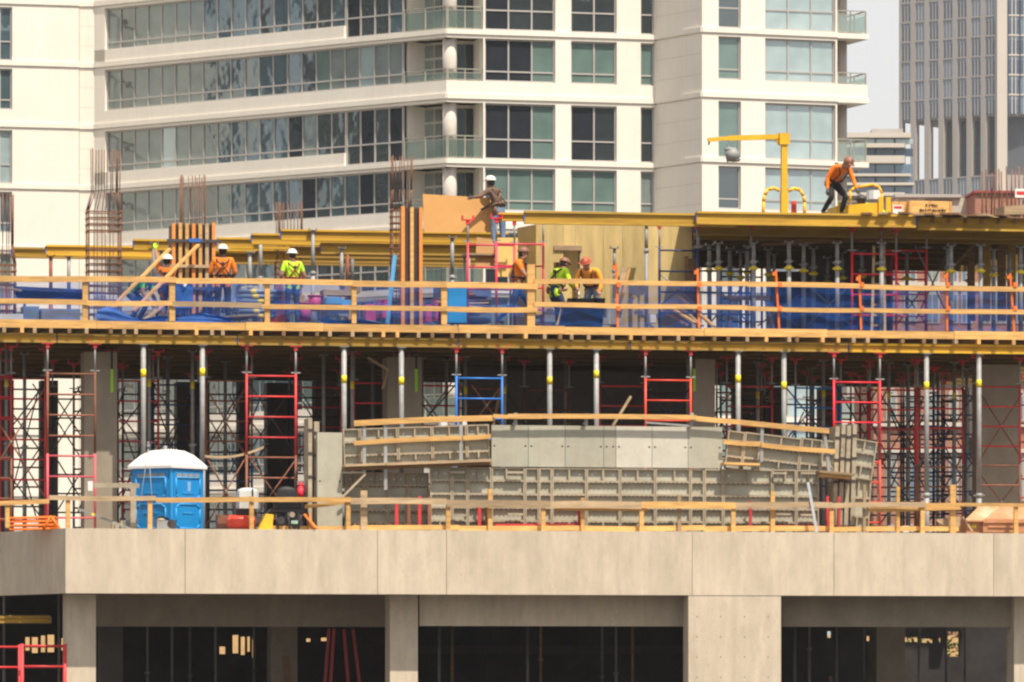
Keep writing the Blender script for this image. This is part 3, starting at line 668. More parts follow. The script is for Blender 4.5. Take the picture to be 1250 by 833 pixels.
# rows behind: (left px, row plane, material top, bottom)
back=[(-42,1.6,red,rust),(0,2.6,red,red),(168-30,3.2,red,red),(187,5.,dblue,dblue),(252,2.6,rust,dblue),(362,5.5,red,rust),(432,3.,red,red),(505,4.,red,red),
 (560,5.2,rust,rust),(640,5.6,rust,dsteel),(732,3.2,red,red),(790,6.5,dsteel,dblue),(887,2.8,red,red),(875,6.,rust,dblue),(971,3.2,blue,dblue),(1005,6.,red,red),(1062,3.8,red,rust),(1085,7.,dblue,dblue),(1120,3.,red,rust),(1140,6.4,dblue,dblue),
 (10,8.,dsteel,dsteel),(90,9.,rust,dsteel),(150,10.,dsteel,red),(250,9.6,dsteel,dsteel),(300,12.5,dblue,dblue),(360,11.,dsteel,rust),(880,10.,dsteel,dsteel),(940,12.,dblue,dsteel),(985,9.6,dsteel,red),(1050,11.,dsteel,dblue),(1100,13.,dblue,dsteel),(1150,9.,dsteel,dblue),(1110,9.8,dsteel,dsteel),(1200,11.,dsteel,red),(60,13.,dsteel,dsteel),(180,13.5,rust,dsteel)]  # dark steel on far frames puts the interior's shade into their colour
CN={'red_paint':'dull red','rusty_paint':'rusty','navy_paint':'navy','dark_steel':'dark','blue_paint':'blue'}
ncnt={}
def beside(px):
    best=min(LM[1:],key=lambda t:abs(t[0]-px)); return best[1]
DEP=lambda v: 'just behind' if v<2.8 else 'a bay behind' if v<4.5 else 'two bays behind' if v<6.3 else 'three bays behind' if v<8.5 else 'far behind' if v<11.5 else 'at the back behind'
useen={}
def uq(l):
    useen[l]=useen.get(l,0)+1
    return l if useen[l]==1 else l+', '+['','right hand one','rightmost one'][useen[l]-1]
for i,(px,v,mt,mb_) in enumerate(back):
    w=(56-v*.25)
    tower_at(px,px+w,v,[mb_,mt],[uq(f'{CN[mb_.name]} lower ladder frame {DEP(v)} the {beside(px)}'),uq(f'{CN[mt.name]} upper ladder frame {DEP(v)} the {beside(px)}')],group=G)
# cross braces between frames (each a pair of tubes that pivot together)
def brace(pl,pr,v,y0,y1,m,label,both=True,z0=None):
    u0,u1=U(pl,v),U(pr,v); za,zb=Z(pl,y1,v),Z(pr,y0,v); c=((u0+u1)/2,v,(za+zb)/2)
    d,h=(u1-u0)/2,(zb-za)/2
    t=thing('cross_brace',label,'cross brace',*c,group='cross braces between the shoring frames')
    part('tube',cached(('br',round(d,2),round(h,2)),lambda:MB().tube((-d,0,-h),(d,0,h),.021,n=6),m,'tube'),t)
    if both: part('tube',cached(('br2',round(d,2),round(h,2)),lambda:MB().tube((-d,.05,h),(d,.05,-h),.021,n=6),m,'tube'),t)
    b=cached('bolt',lambda:MB().ball((0,0,0),.035,6,4),gsteel,'bolt'); part('bolt',b,t)
bc=[(-30,57,1.2,470,610,rust),(-15,57,4.,465,560,dsteel),(-15,57,4.4,545,640,dsteel),(58,118,3.,470,560,dsteel),(60,118,3.6,545,640,dsteel),(118,190,4.2,470,560,dsteel),(118,190,4.,545,640,dsteel),(187,247,5.2,470,560,dsteel),(190,247,5.3,540,630,dsteel),(250,302,1.4,470,560,rust),(250,302,1.5,555,645,rust),(302,362,2.2,465,555,dsteel),(305,362,1.2,560,640,rust),(362,420,6.,470,560,dsteel),
 (495,556,3.,470,540,dsteel),(500,556,5.,460,540,brownt),(613,671,5.,470,560,dsteel),(576,613,1.0,470,520,rust),(728,788,4.6,465,560,dsteel),(788,845,2.,470,545,dblue),(845,900,5.,470,540,dsteel),(888,945,7.,470,540,dsteel),(957,1015,4.,470,540,dblue),(1020,1074,3.,470,560,dsteel),(1074,1131,5.,480,570,dsteel),(1074,1131,5.4,560,640,dsteel),(1131,1190,5.,480,570,dblue),(1131,1190,6.,560,640,dsteel),(1085,1131,8.,500,600,dsteel),(1140,1195,8.6,520,620,dsteel),(1197,1248,1.9,480,560,rust),(1197,1248,2.1,580,645,rust)]
bc+=[(px,px+rnd.randint(40,62),rnd.uniform(9,14),rnd.randint(466,520),rnd.randint(560,640),dsteel) for px in (5,40,95,140,185,235,280,300,370,880,930,980,1040,1085,1120,1160)]
for (a,b,v,y0,y1,m) in bc:
    hi='high' if (y0+y1)/2<540 else 'low'
    k=(hi,CN.get(m.name,'brown'),DEP(v),beside(a)); ncnt[k]=ncnt.get(k,-1)+1
    brace(a,b,v,y0,y1,m,f'{hi} crossed {CN.get(m.name,"brown")} brace {DEP(v)} the {beside(a)}'+['',', second',', third',', fourth'][ncnt[k]])
# slimmer props standing further back
for px,v,top in [(182,2.2,1),(205,6,0),(430,2.2,1),(505,3,0),(515,5.,0),(545,5.5,0),(568,4.,1),(616,3.8,1),(690,6.,0),(840,2.6,0),(1005,4.,1),(1020,5.,0),(1085,4.4,1),(1108,5.5,0),(1122,9.,0),(1165,4.,1),(1180,7.,0),(1215,8.,0),(30,5.,0),(8,3.,1),(275,7.5,0),(235,3.,1),(395,4.,0),(455,7,0),(925,5.,1),(990,7.5,0),(1145,10,0),(1073,2.0,1)]:
    best=beside(px); k=('p',best); ncnt[k]=ncnt.get(k,-1)+1
    t=thing('shoring_prop',f'slim shaded prop {DEP(v)} the {best}'+['',', second one',', third one there',', fourth one there'][ncnt[k]],'prop',U(px,v),v,ZF1,group='props inside the middle storey')
    prop_parts(t,HP,r=.055,tagz=.8 if top else None,collar=.5,m=gsteel)
# ================================================================== guard rails
def plank(L,h,t=.042): return lambda: MB().box((0,-t/2,-h/2),(L,t/2,h/2))
def rail(parent,p0,p1,v,h,m,name='rail'):      # p = (px,py) ends, drawn on plane v, in the site frame
    a=Vector((U(p0[0],v),v,Z(*p0,v))); b=Vector((U(p1[0],v),v,Z(*p1,v)))
    mb=MB(); n=6; j=[rnd.uniform(-.012,.012) for _ in range(3)]; bow=rnd.uniform(-.022,.022); hh=h*rnd.uniform(.93,1.04)
    a.z+=j[0]; b.z+=j[1]; q=[]
    for k in range(n+1):
        f=k/n; c=a.lerp(b,f)+Vector((0,j[2]*math.sin(math.pi*f),bow*math.sin(math.pi*f)))
        for y,z in ((-.021,-hh/2),(.021,-hh/2),(.021,hh/2),(-.021,hh/2)): q.append(c+Vector((0,y,z)))
    fs=[(4*k+e,4*k+(e+1)%4,4*k+4+(e+1)%4,4*k+4+e) for k in range(n) for e in range(4)]
    mb._add(q,[tuple(reversed(f)) for f in fs]+[(0,1,2,3),(4*n+3,4*n+2,4*n+1,4*n)]); return part(name,mb.mesh(name,m),parent)
def post(parent,px,y0,z0,v,w=.10,m=timber,lean=0):
    mb=MB().bar((U(px,v),v,z0),(U(px+lean,v),v,Z(px,y0,v)),w,.09,up=(0,1,0)); return part('post',mb.mesh('post',m),parent)
# lower guard rail on the concrete edge
gr=thing('timber_guardrail','long timber guard rail on posts along the concrete edge of the middle storey','guard rail')
v=VE+.14
for px,y in ((9,614),(83,606),(183,607),(307,606),(425,607),(547,613),(663,614),(783,613),(895,614),(1015,615),(1126,613),(1240,615)): post(gr,px,y,ZP1+.001,v,.11)
for px,y,w,m in ((444,599,.17,oldtim),(598,597,.10,timber),(711,608,.09,timber),(829,605,.09,oldtim),(943,600,.11,timber),(1096,594,.09,timber),(1055,592,.08,oldtim),(1163,592,.15,timber)): post(gr,px,y,ZP1+.001,v+.10 if px!=444 else v+.13,w,m)
vr=v-.068
for p0,p1,h in (((-30,616),(60,612),.12),((60,608),(190,608),.12),((190,611),(310,610),.12),((308,610),(428,611),.12),((428,612),(545,613),.16),((545,615),(672,616),.20),((672,616),(783,617),.19),((783,616),(898,617),.17),((898,617),(1016,617),.15),((1016,617),(1130,617),.14),((1130,616),(1280,617),.09)): rail(gr,p0,p1,vr,h,timber if rnd.random()<.62 else oldtim)
rail(gr,(372,619),(428,612),v+.08,.10,timber); rail(gr,(676,621),(790,621),v+.07,.12,timber); rail(gr,(1060,622.5),(1172,620),v+.07,.12,timber)
for p0,p1 in (((430,645),(560,644)),((560,645),(700,644.5)),((700,645),(860,644)),((860,645.5),(1012,645)),((1012,645.8),(1170,646)),((330,645),(430,645))): rail(gr,p0,p1,v+.16,.13,timber,'toe_board')
# upper guard rail with timber posts
gu=thing('timber_guardrail','upper timber guard rail with timber posts on the left of the deck edge','guard rail')
v=.02
for px,y,w in ((104,338,.14),(210,340,.15),(326,342,.13),(432,344,.12),(542,344,.15)): post(gu,px,y,Z2+.014,v,w)
mb=MB().bar((U(648,v),v,Z2+.014),(U(648,v),v,Z(648,323,v)),.20,.10,up=(0,1,0)); part('post',mb.mesh('post',timber),gu,label='tall thick end post')
vr=v-.075
for p0,p1 in (((-40,339),(106,341)),((106,341),(215,342)),((215,343),(430,346)),((430,346),(545,348)),((545,348),(656,350))): rail(gu,p0,p1,vr,.15,timber if rnd.random()<.6 else oldtim)
for p0,p1 in (((-40,367),(106,369)),((106,370),(210,370.5)),((210,371),(320,373)),((320,374),(545,377)),((545,377),(656,379))): rail(gu,p0,p1,vr,.13,timber if rnd.random()<.6 else oldtim)
go=thing('guardrail','upper guard rail carried by orange steel stanchions on the right of the deck edge','guard rail')
for p0,p1 in (((652,343.5),(754,344)),((754,345),(912,346)),((912,347),(1052,349)),((1052,350),(1160,352)),((1160,352),(1290,354))): rail(go,p0,p1,vr,.13,timber)
for p0,p1 in (((652,372),(754,374)),((754,374.5),(912,376)),((912,376.5),(1052,379)),((1052,379),(1160,380.5)),((1160,380.5),(1290,382))): rail(go,p0,p1,vr,.12,timber)
for px,y,ln in ((753,322,-1),(852,328,-.5),(950,330,-3),(1050,336,-1),(1155,333,1),(1237,334,-4)):
    a=Vector((U(px+1,v),v,Z2+.014)); b=Vector((U(px+ln,v),v,Z(px,y,v)))
    s=part('stanchion',MB().bar(a,b,.055,.045,up=(0,1,0)).bar(b-Vector((.09,0,.10)),b-Vector((0,0,.10)),.05,.10).mesh('stanchion',ora),go)
    for yy in (348,377): part('clamp',MB().box((a.x-.05,vr-.04,Z(px,yy,v)-.06),(a.x+.05,v-.025,Z(px,yy,v)+.06)).mesh('clamp',ora),s)
# netting behind the rails
def net(pa,pb,ya,yb,m,label,v=.12,droop=0,seed=1,bottom=None):
    u0,u1=U(pa,v),U(pb,v); r=random.Random(seed); ph=[r.uniform(0,6) for _ in range(6)]
    def f(a,b):
        u=u0+(u1-u0)*a; top=Z(pa+(pb-pa)*a,ya+(yb-ya)*a,v)-droop*(.5-.5*math.cos(2*math.pi*((a*(u1-u0)/2.4)%1)))
        z=(Z2+.02)*(1-b)+top*b
        return (u,v+.05*math.sin(u*2.1+ph[0])*(b)+.035*math.sin(u*5.3+ph[1]+b*3)+.02*math.sin(z*9+u*2+ph[2]),z)
    mb=MB().sheet(f,max(8,int((u1-u0)*5)),8)
    single('safety_net',mb.mesh('safety_net',m),label,'safety net')
net(745,1290,344,352,netm,'taut deep blue safety net behind the orange stanchions')
net(650,744,371,373,netm,'short blue safety net between the tall thick end post and the first orange stanchion',seed=8)
net(-40,648,341,350,netl,'thin pale blue safety net behind the timber posts of the upper guard rail',seed=3)
# slumped part of the net lying on the deck edge
def slump(pa,pb,top,m,label,v,seed):
    u0,u1=U(pa,v),U(pb,v); r=random.Random(seed); ph=[r.uniform(0,6) for _ in range(4)]
    def f(a,b):
        u=u0+(u1-u0)*a; hh=top*(.55+.3*math.sin(u*1.7+ph[0])+.15*math.sin(u*4.1+ph[1]))
        return (u+.06*math.sin(7*b+u),v+.18*math.sin(3.1*b+ph[2]+u)*.7,Z2+.015+hh*b*(1-.25*math.sin(9*b+u*3)**2))
    single('fallen_net',MB().sheet(f,60,12).mesh('fallen_net',m),label,'netting')
slump(118,205,.45,bluet,'blue net sagging in a heap left of the second timber post',.42,4)
slump(215,285,.28,bluet,'blue net bunched on the deck between the second and third timber posts',.45,9)
slump(392,470,.22,mat('cyan_tarp',(.10,.36,.72),.5,jitter=.05),'bright blue sheet crumpled along the deck edge before the magenta crates',.4,5)
# ================================================================== wall shutters stacked on the slab
def panel(px0,px1,v,z0,h,label,nr=4,side='ribs',face=None,yaw=0,pitch=0,split=True,width=None,mid=None):
    u0=U(px0,v); w=(width or (U(px1,v)-u0))-.012; face=face or formf
    t=thing('wall_shutter',label,'wall shutter',u0+.006,v,z0,yaw,'grey wall shutters')
    if pitch: t.rotation_euler=(0,pitch,SA+yaw)
    y0,y1=(0,.10) if side=='ribs' else (.025,.12)
    f=MB(); e=.035
    f.box((0,y0,0),(e,y1,h)); f.box((w-e,y0,0),(w,y1,h)); f.box((e,y0,0),(w-e,y1,e)); f.box((e,y0,h-e),(w-e,y1,h))
    for k in range(1,nr):
        z=h*k/nr; f.box((e,y0+.012,z-.03),(w-e,y1,z+.03))
        if side=='ribs' and w>.3:
            n=max(2,int(w/.13))
            for q in range(n): x=e+.03+(w-2*e-.06)*(q+.5)/n; f.box((x-.022,y0+.004,z-.045),(x+.022,y0+.011,z-.018),1)
    if side=='ribs' and w>.5 and split:
        x=w*(mid or .5); f.box((x-.022,y0+.01,h*(nr-1)/nr+.031),(x+.022,y1,h-e-.001)); f.box((x-.022,y0+.01,e+.001),(x+.022,y1,h/nr-.031))
    part('frame',f.mesh('frame',[formg,dsteel]),t)
    p=MB()
    if side=='ribs': p.box((.004,y1+.001,.004),(w-.004,y1+.022,h-.004))
    else: p.box((0,0,0),(w,.022,h))
    po=part('facing',p.mesh('facing',face),t)
    if side!='ribs':
        b=MB(); 
        for x in (.07,w-.07): b.ball((x,-.001,h*.5),(.03,.006,.022),8,4)
        part('tie_hole',b.mesh('tie_hole',blk),po)
    else:
        b=MB()
        for x in (.16,w-.16):
            if w>.5: b.ball((x,y1+.001,h-.17),(.028,.008,.028),8,4)
        if w>.5: part('tie_hole',b.mesh('tie_hole',wht),po)
    return t
vs=VE+.62
zb_,zt_=ZF1+.05,Z(760,572,vs)
lowp=[525,552,571,600,641,658,674,716,757,800,843,860,883,943,972,1000]
place=['first narrow one at the left end','second narrow one at the left end','strip before the first smooth face','under the first smooth face','narrow strip under the second smooth face','strip left of the prop','under the third smooth face','left of the pale smooth pair','under the left pale smooth face','under the right pale smooth face','narrow strip under the last smooth face','under the last smooth face','wide one right of the smooth faces','next to last at the right','last at the right end']
for k,(a,b) in enumerate(zip(lowp,lowp[1:])):
    panel(a,b,vs+rnd.uniform(-.01,.01),zb_,zt_-zb_+rnd.uniform(-.01,.01),f'lower grey ribbed shutter, {place[k]}',nr=5,mid=rnd.choice((.45,.5,.55)))
vt=VE+.60; z1_,z2_=Z(740,571,vt),Z(740,520.5,vt)
sm=[(600,645,formf,'first from the left'),(645,690,formf,'second from the left with a scuffed lower edge'),(690,737,formf,'third from the left'),(737,752,formf,'narrow strip left of the pale pair'),(752,796,formw,'left one of the pale stained pair'),(796,840,formw,'right one of the pale stained pair'),(840,882,formf,'clean one at the right end')]
for a,b,m,l in sm: panel(a,b,vt,z1_+.005,z2_-z1_,f'smooth faced grey shutter, {l}',nr=3,side='face',face=m)
upl=[420,441,487,529,571,599]
for k,(a,b) in enumerate(zip(upl,upl[1:])):
    v=VE+.72; z=Z(a,573-(a-420)*.035,v)
    panel(a,b,v,z,1.03,f'upper ribbed shutter left of the smooth faces, {ORD[k]} from the left',nr=3,pitch=R(-2.2))
upr=[884,905,925,974,1000,1016]
for k,(a,b) in enumerate(zip(upr,upr[1:])):
    v=VE+.72; z=Z(a,572+(a-884)*.10,v)
    panel(a,b,v,z,1.0,f'upper ribbed shutter sloping down right of the smooth faces, {ORD[k]} from the smooth faces',nr=3,pitch=R(6.5))
# deeper, shaded lower shutters at the left
for k,(a,b) in enumerate(((421,446),(446,474),(474,498),(498,524))): panel(a,b,VE+1.05,ZF1+.02,Z(470,578,VE+1.05)-ZF1,f'shaded ribbed shutter behind the vertical red bars, {ORD[k]} from the left',nr=5)
# left end: tall face turned aside and the thin edge panels beside it
panel(387,417,VE+.55,ZF1+.14,Z(400,528,VE+.55)-ZF1-.14,'tall smooth grey shutter standing at the left end of the stack',nr=4,side='face',yaw=R(8),width=.68)
def slab_edge(px,v,y0,w,label,lean=0,m=formg):
    t=thing('shutter_edge_panel',label,'wall shutter',U(px,v),v,ZF1+.01); h=Z(px,y0,v)-ZF1
    b=MB().bar((0,0,0),(lean,0,h),w,.7,up=(0,1,0)); part('frame',b.mesh('frame',m),t)
    for k in range(5): part('clamp',MB().box((-w/2-.012+lean*(k+.5)/5,-.37,h*(k+.5)/5-.03),(w/2+.012+lean*(k+.5)/5,-.351,h*(k+.5)/5+.03)).mesh('clamp',dsteel),t)
slab_edge(376,VE+1.0,512,.10,'thin grey shutter seen edge on, leftmost of the stack')
slab_edge(384,VE+1.1,516,.13,'thin grey shutter seen edge on against the tall smooth shutter')
for k,(px,y,lean) in enumerate(((1014,522,.10),(1021,519,.11),(1028,521,.10),(1036,519,.08))): slab_edge(px,VE+1.0+.02*k,y,.11,f'shutter leaning on edge at the right end, {ORD[k]} from the left',lean)
panel(1034,1064,VE+.9,Z(1040,582,VE+.9),1.02,'tilted upper shutter at the far right end of the stack',nr=3,pitch=R(9),yaw=R(-6))
panel(1030,1060,VE+.95,ZF1+.1,Z(1040,584,VE+.95)-ZF1-.1,'dusty lower shutter below the tilted one at the right end',nr=3,pitch=R(3),yaw=R(-6))
# walkway planks, brackets and hand rail on the stack
hr=thing('shutter_walkway','timber hand rail and plank walkway fixed along the tops of the grey shutters','walkway')
v=VE+.40
for p0,p1,h in (((432,517),(604,511),.14),((602,508),(662,508.5),.10),((620,508),(850,510),.13),((846,511),(905,516),.12),((903,516),(1012,526.5),.13)): rail(hr,p0,p1,v-.02*(p0[0]%3),h,timber)
for p0,p1 in (((432,541),(563,535)),((565,535),(599,533)),((883,539),(928,542)),((929,543),(1019,551))): rail(hr,p0,p1,v,.12,timber,'mid_rail')
def brk(px,y0,y1,lean=0):
    a=Vector((U(px,v),v+.06,Z(px,y1,v))); b=Vector((U(px+lean,v),v+.06,Z(px,y0,v)))
    mb=MB().bar(a,b,.085,.07,up=(0,1,0)).bar(a+Vector((0,0,.05)),a+Vector((0,.30,.05)),.05,.05); part('bracket_post',mb.mesh('bracket_post',gsteel),hr)
for a in ((445,514,578),(471,512,598),(563,509,566),(630,504,519),(716,505,519),(845,504,520),(930,515,564,1),(1014,527,588,-7)): brk(*a[:3],*(a[3:] or (0,)))
def pl(p0,p1,vv,t,m,wd=.45): 
    a=Vector((U(p0[0],vv),vv,Z(*p0,vv))); b=Vector((U(p1[0],vv),vv,Z(*p1,vv))); part('plank',MB().bar(a,b,wd,t).mesh('plank',m),hr)
pl((419,569),(470,567),VE+.5,.06,oldtim); pl((470,567),(598,562.5),VE+.46,.07,formw if False else oldtim); pl((419,573),(598,566),VE+.62,.08,brownt); pl((882,566),(925,567.5),VE+.42,.06,timber); pl((998,576),(1041,580),VE+.42,.06,oldtim); pl((1000,580),(1036,583),VE+.5,.09,timber)
a=Vector((U(418,v),v,Z(418,607,v))); b=Vector((U(446,v),v,Z(446,579,v))); part('strut',MB().bar(a,b,.05,.05).mesh('strut',formg),hr); part('strut',MB().bar((U(418,v),v,Z(418,577,v)),(U(446,v),v,Z(446,577,v)),.05,.05).mesh('strut',formg),hr)
# wing clamps locking neighbouring shutters
for k,(px,y) in enumerate(((557,577),(628,577),(628,628),(560,629),(950,578),(985,578),(955,628),(985,629))):
    m=MB().bar((-.20,-.05,0),(.20,-.05,0),.05,.05).tube((-.08,-.02,0),(-.08,.06,0),.03).tube((.08,-.02,0),(.08,.06,0),.03)
    single('shutter_clamp',m.mesh('shutter_clamp',formg),f'grey bar clamp across the ribbed shutters, {["upper left","upper one under the first smooth face","lower one under the first smooth face","lower left","upper right, left of a pair","upper right, right of a pair","lower right, left of a pair","lower right, right of a pair"][k]}','clamp',U(px,vs),vs-.06,Z(px,y,vs),group='bar clamps on the shutters')
# red rack bars at the foot of the stack
for k,(px,y0) in enumerate(((484,608),(499,607),(512,606),(524,607),(585,612),(594,612))):
    v2=VE+.5 if k<4 else VE+.5
    single('rack_post',MB().bar((0,0,0),(0,0,Z(px,y0,v2)-ZF1),.085,.06,up=(0,1,0)).mesh('rack_post',rust if k%2 else red),f'dull red upright bar at the foot of the shaded shutters, {ORD[k]} from the left','rack bar',U(px,v2),v2,ZF1,group='red rack bars below the shutters')
rk=thing('shutter_rack','red steel rack frame lying along the feet of the lower shutters','rack')
for p0,p1 in (((604,641),(709,641)),((605,648),(710,648)),((946,643),(1000,643))): 
    vv=VE+.5; part('bar',MB().bar((U(p0[0],vv),vv,Z(*p0,vv)),(U(p1[0],vv),vv,Z(*p1,vv)),.05,.06).mesh('bar',red),rk)
for px,y0 in ((707,614),(916,612),(1010,606),(1024,606)): vv=VE+.45; part('upright',MB().bar((U(px,vv),vv,ZF1),(U(px,vv),vv,Z(px,y0,vv)),.07,.06,up=(0,1,0)).mesh('upright',red),rk)
# loose pale batten leaning on the rail
vv=VE+.03
single('batten',MB().bar((U(997,vv),vv,ZP1+.01),(U(986,vv),vv-.02,Z(986,589,vv)),.07,.03,up=(0,1,0)).mesh('batten',mat('pale_grey_plastic',(.55,.57,.60),.5,jitter=0)),'pale grey plastic batten leaning on the lower guard rail, right of centre','batten')
for k,(p0,p1,vv,m) in enumerate((((748,520),(770,484),.6,oldtim),((449,437),(474,452),1.6,oldtim),((474,450),(467,475),1.9,oldtim),((350,436),(418,480),7.,brownt),((1160,330),(1196,292),3.4,brownt),((600,530),(612,470),1.1,brownt))):
    single('timber_strut',MB().bar((U(p0[0],vv),vv,Z(*p0,vv)),(U(p1[0],vv),vv,Z(*p1,vv)),.09,.06).mesh('timber_strut',m),['loose timber leaning above the smooth shutters left of the orange red frame','short timber strut high left of the middle concrete column','stub of timber hanging beside the middle concrete column','brown timber rising in the dark behind the red and rusty frames','brown diagonal timber under the top deck at the right','thin brown diagonal timber inside the bright blue frame'][k],'timber')
m=MB().sheet(lambda a,b:(U(249+73*a,.2),.2+.22*b,Z(249+73*a,556-11*a*a+ (3*math.sin(a*3.1)),.2)+.01),12,1); m.sheet(lambda a,b:(U(249+73*a,.2),.2+.22*b,Z(249+73*a,556-11*a*a+(3*math.sin(a*3.1)),.2)-.05),12,1); m.sheet(lambda a,b:(U(249+73*a,.2),.2,Z(249+73*a,556-11*a*a+(3*math.sin(a*3.1)),.2)-.05+.06*b),12,1)
single('sagging_plank',m.mesh('sagging_plank',oldtim),'bowed timber plank slung between the prop by the toilet and the rusty frame','plank')

# ================================================================== portable toilet
def toilet():
    v=VE+1.32; w=1.30; h=Z(205,572,v)-ZF1-.02
    t=thing('portable_toilet','bright blue portable toilet with white domed roof at the left end of the slab','portable toilet',U(204.5,v),v,ZF1,R(43))
    a=w/2
    b=MB(); b.box((-a,-a,.06),(a,a,h)); part('cabin',b.mesh('cabin',tblue),t)
    b=MB(); b.box((-a-.05,-a-.05,0),(a+.05,a+.05,.055)); part('skid',b.mesh('skid',gry),t)
    r=MB(); o=a+.07
    prof=[(1.,h+.001),(1.,h+.07),(.86,h+.20),(.66,h+.36),(.42,h+.47),(.14,h+.50)]
    n=len(prof)
    vsx=[]; 
    for s,z in prof:
        for sx,sy in ((-1,-1),(1,-1),(1,1),(-1,1)):
            vsx.append((sx*o*(s if z>h+.1 else 1)*1., sy*o*(s if z>h+.1 else 1), z))
    fs=[(4*j+i,4*j+(i+1)%4,4*j+4+(i+1)%4,4*j+4+i) for j in range(n-1) for i in range(4)]+[tuple(4*(n-1)+i for i in range(4)),(3,2,1,0)]
    r._add(vsx,fs,0,False)
    for k in (-.6,-.2,.2,.6): r.tube((k*o*.9,-o*.86,h+.19),(k*o*.35,-o*.2,h+.49),.03,n=6)
    part('roof',r.mesh('roof',wht),t)
    for face in (0,1):
        rot=(0,0,0) if face==0 else (0,0,R(-90))
        d=MB(); y=-a
        d.box((-a+.09,y-.018,.12),(a-.09,y-.001,h-.06))
        dd=part('door' if face==0 else 'side_panel',d.mesh('door',tblue),t,(0,0,0),rot)
        k=MB()
        for z0,z1 in ((h*.60,h*.86),(h*.10,h*.46)):
            q=.17
            pts=[(-a+q,z0),(-a+q,z1-.0),(a-q,z1),(a-q,z0),(a-q-.13,z0-.10),(-a+q+.13,z0-.10)] if z0>h*.5 else [(-a+q,z0+.1),(-a+q,z1-.1),(-a+q+.13,z1),(a-q-.13,z1),(a-q,z1-.1),(a-q,z0+.1),(a-q-.13,z0),(-a+q+.13,z0)]
            k.path([(x,y-.025,z) for x,z in pts+[pts[0]]],.022,n=6)
        for z in (.32,.62,.52): k.box((-.22,y-.035,h*z),(.22,y-.019,h*z+.035))
        part('moulding',k.mesh('moulding',tbluel),dd)
        g=MB()
        for i in range(4): g.box((-a+.20+.235*i,y-.027,h-.26),(-a+.20+.235*i+.19,y-.019,h-.13))
        part('vent_grille',g.mesh('vent_grille',gry),dd)
    c=MB(); c.box((-a-.012,-a-.012,.06),(-a+.04,-a+.04,h)); part('corner_trim',c.mesh('corner_trim',tbluel),t)
    p=MB(); p.tube((a*.6,a*.6,h),(a*.6,a*.6,h+.62),.05); part('vent_pipe',p.mesh('vent_pipe',gry),t)
    l=MB(); l.box((-.02,-a-.026,h*.66),(.10,-a-.019,h*.80)); part('lock_plate',l.mesh('lock_plate',mat('pale_blue_label',(.25,.45,.75),.5,jitter=0)),t)
toilet()
# lifting slings hanging from a spreader over the toilet
sl_=thing('lifting_sling','pale wire sling hanging in an inverted V before the blue toilet','sling'); v=VE+.30
top=Vector((U(181,v),v,Z(181,545,v)))
for px in (167,188): part('wire',MB().tube(top,(U(px,v),v,ZF1+.15),.011,n=5).mesh('wire',gsteel),sl_)
part('hook',MB().ball(top,.05,8,5).tube(top,top+Vector((0,0,.12)),.02).mesh('hook',gsteel),sl_)
# ================================================================== things on the upper working deck
def lbar(name,p0,p1,v0,v1,w,h,m,label,cat,group=None):
    a=Vector((U(p0[0],v0),v0,Z(*p0,v0))); b=Vector((U(p1[0],v1),v1,Z(*p1,v1))); c=(a+b)/2
    return single(name,MB().bar(a-c,b-c,w,h).mesh(name,m),label,cat,*c,group=group)
def lbox(name,px0,px1,y0,y1,v,d,m,label,cat,bev=.02,group=None,yaw=0):
    u0,u1=U(px0,v),U(px1,v); zt,zb=Z(px0,y0,v),Z(px0,y1,v); w=u1-u0; h=zt-zb
    b=MB(); b.prism([(-w/2+bev,0),(w/2-bev,0),(w/2,bev),(w/2,d-bev),(w/2-bev,d),(-w/2+bev,d),(-w/2,d-bev),(-w/2,bev)],0,h)
    return single(name,b.mesh(name,m),label,cat,(u0+u1)/2,v,zb,yaw,group)
# left half of the top level: long yellow beams waiting for their deck
nb=[(14,302,13.),(56,299,11.8),(163,292,10.4),(265,290,9.2),(307,285,8.),(343,280,6.6)]
for k,(px,y,v) in enumerate(nb):
    zt=Z(px,y,v); L=U(600+k*4,v)-U(px,v)
    beam('formwork_beam',round(L,2),ybeam if k!=0 else ydull,f'long yellow beam of the top level, starting {["at the left rebar cage","before the tall rebar cage","just left of the timber column form","right of the timber column form","left of the lime shirted worker","above the lime shirted worker"][k]}',U(px,v),v,zt-.30,h=.30,group='yellow beams of the unfinished top level')
    # a lower carrying beam in the same row
    if k>1: beam('formwork_beam',round(L-1.2,2),ydull,f'lower yellow carrying beam under the beam starting {["","","just left of the column form","right of the column form","left of the lime shirted worker","above the lime shirted worker"][k]}',U(px,v)+1.1,v+.15,zt-.64,h=.30,group='yellow beams of the unfinished top level')
for k,(px,y,v,m) in enumerate(((62,313,11.6,rust),(84,313,12.6,gsteel),(188,297,10.2,gsteel),(197,297,10.6,gsteel),(305,308,8.,gsteel),(318,287,9.,gsteel),(382,281,6.4,gsteel),(417,303,6.5,gsteel),(424,305,7.5,rust),(508,300,4.6,gsteel),(552,290,5.2,gsteel),(430,300,9.,gsteel))):
    t=thing('shoring_prop',f'grey prop holding the yellow beams, {["below the tall rebar cage left side","right of the rusty one by the rebar cage","touching the timber column form, left of a pair","touching the timber column form, right of a pair","left of the lime shirted worker","second left of the lime shirted worker","just right of the lime shirted worker","well right of the lime shirted worker","with rusty tube right of the lime shirted worker","right of the orange studded form","under the orange plywood sheet","behind the magenta crates"][k]}','prop',U(px,v),v,Z2,group='props under the unfinished top level')
    prop_parts(t,Z(px,y,v)-Z2,r=.06,tagz=.45,m=m,collar=.6)
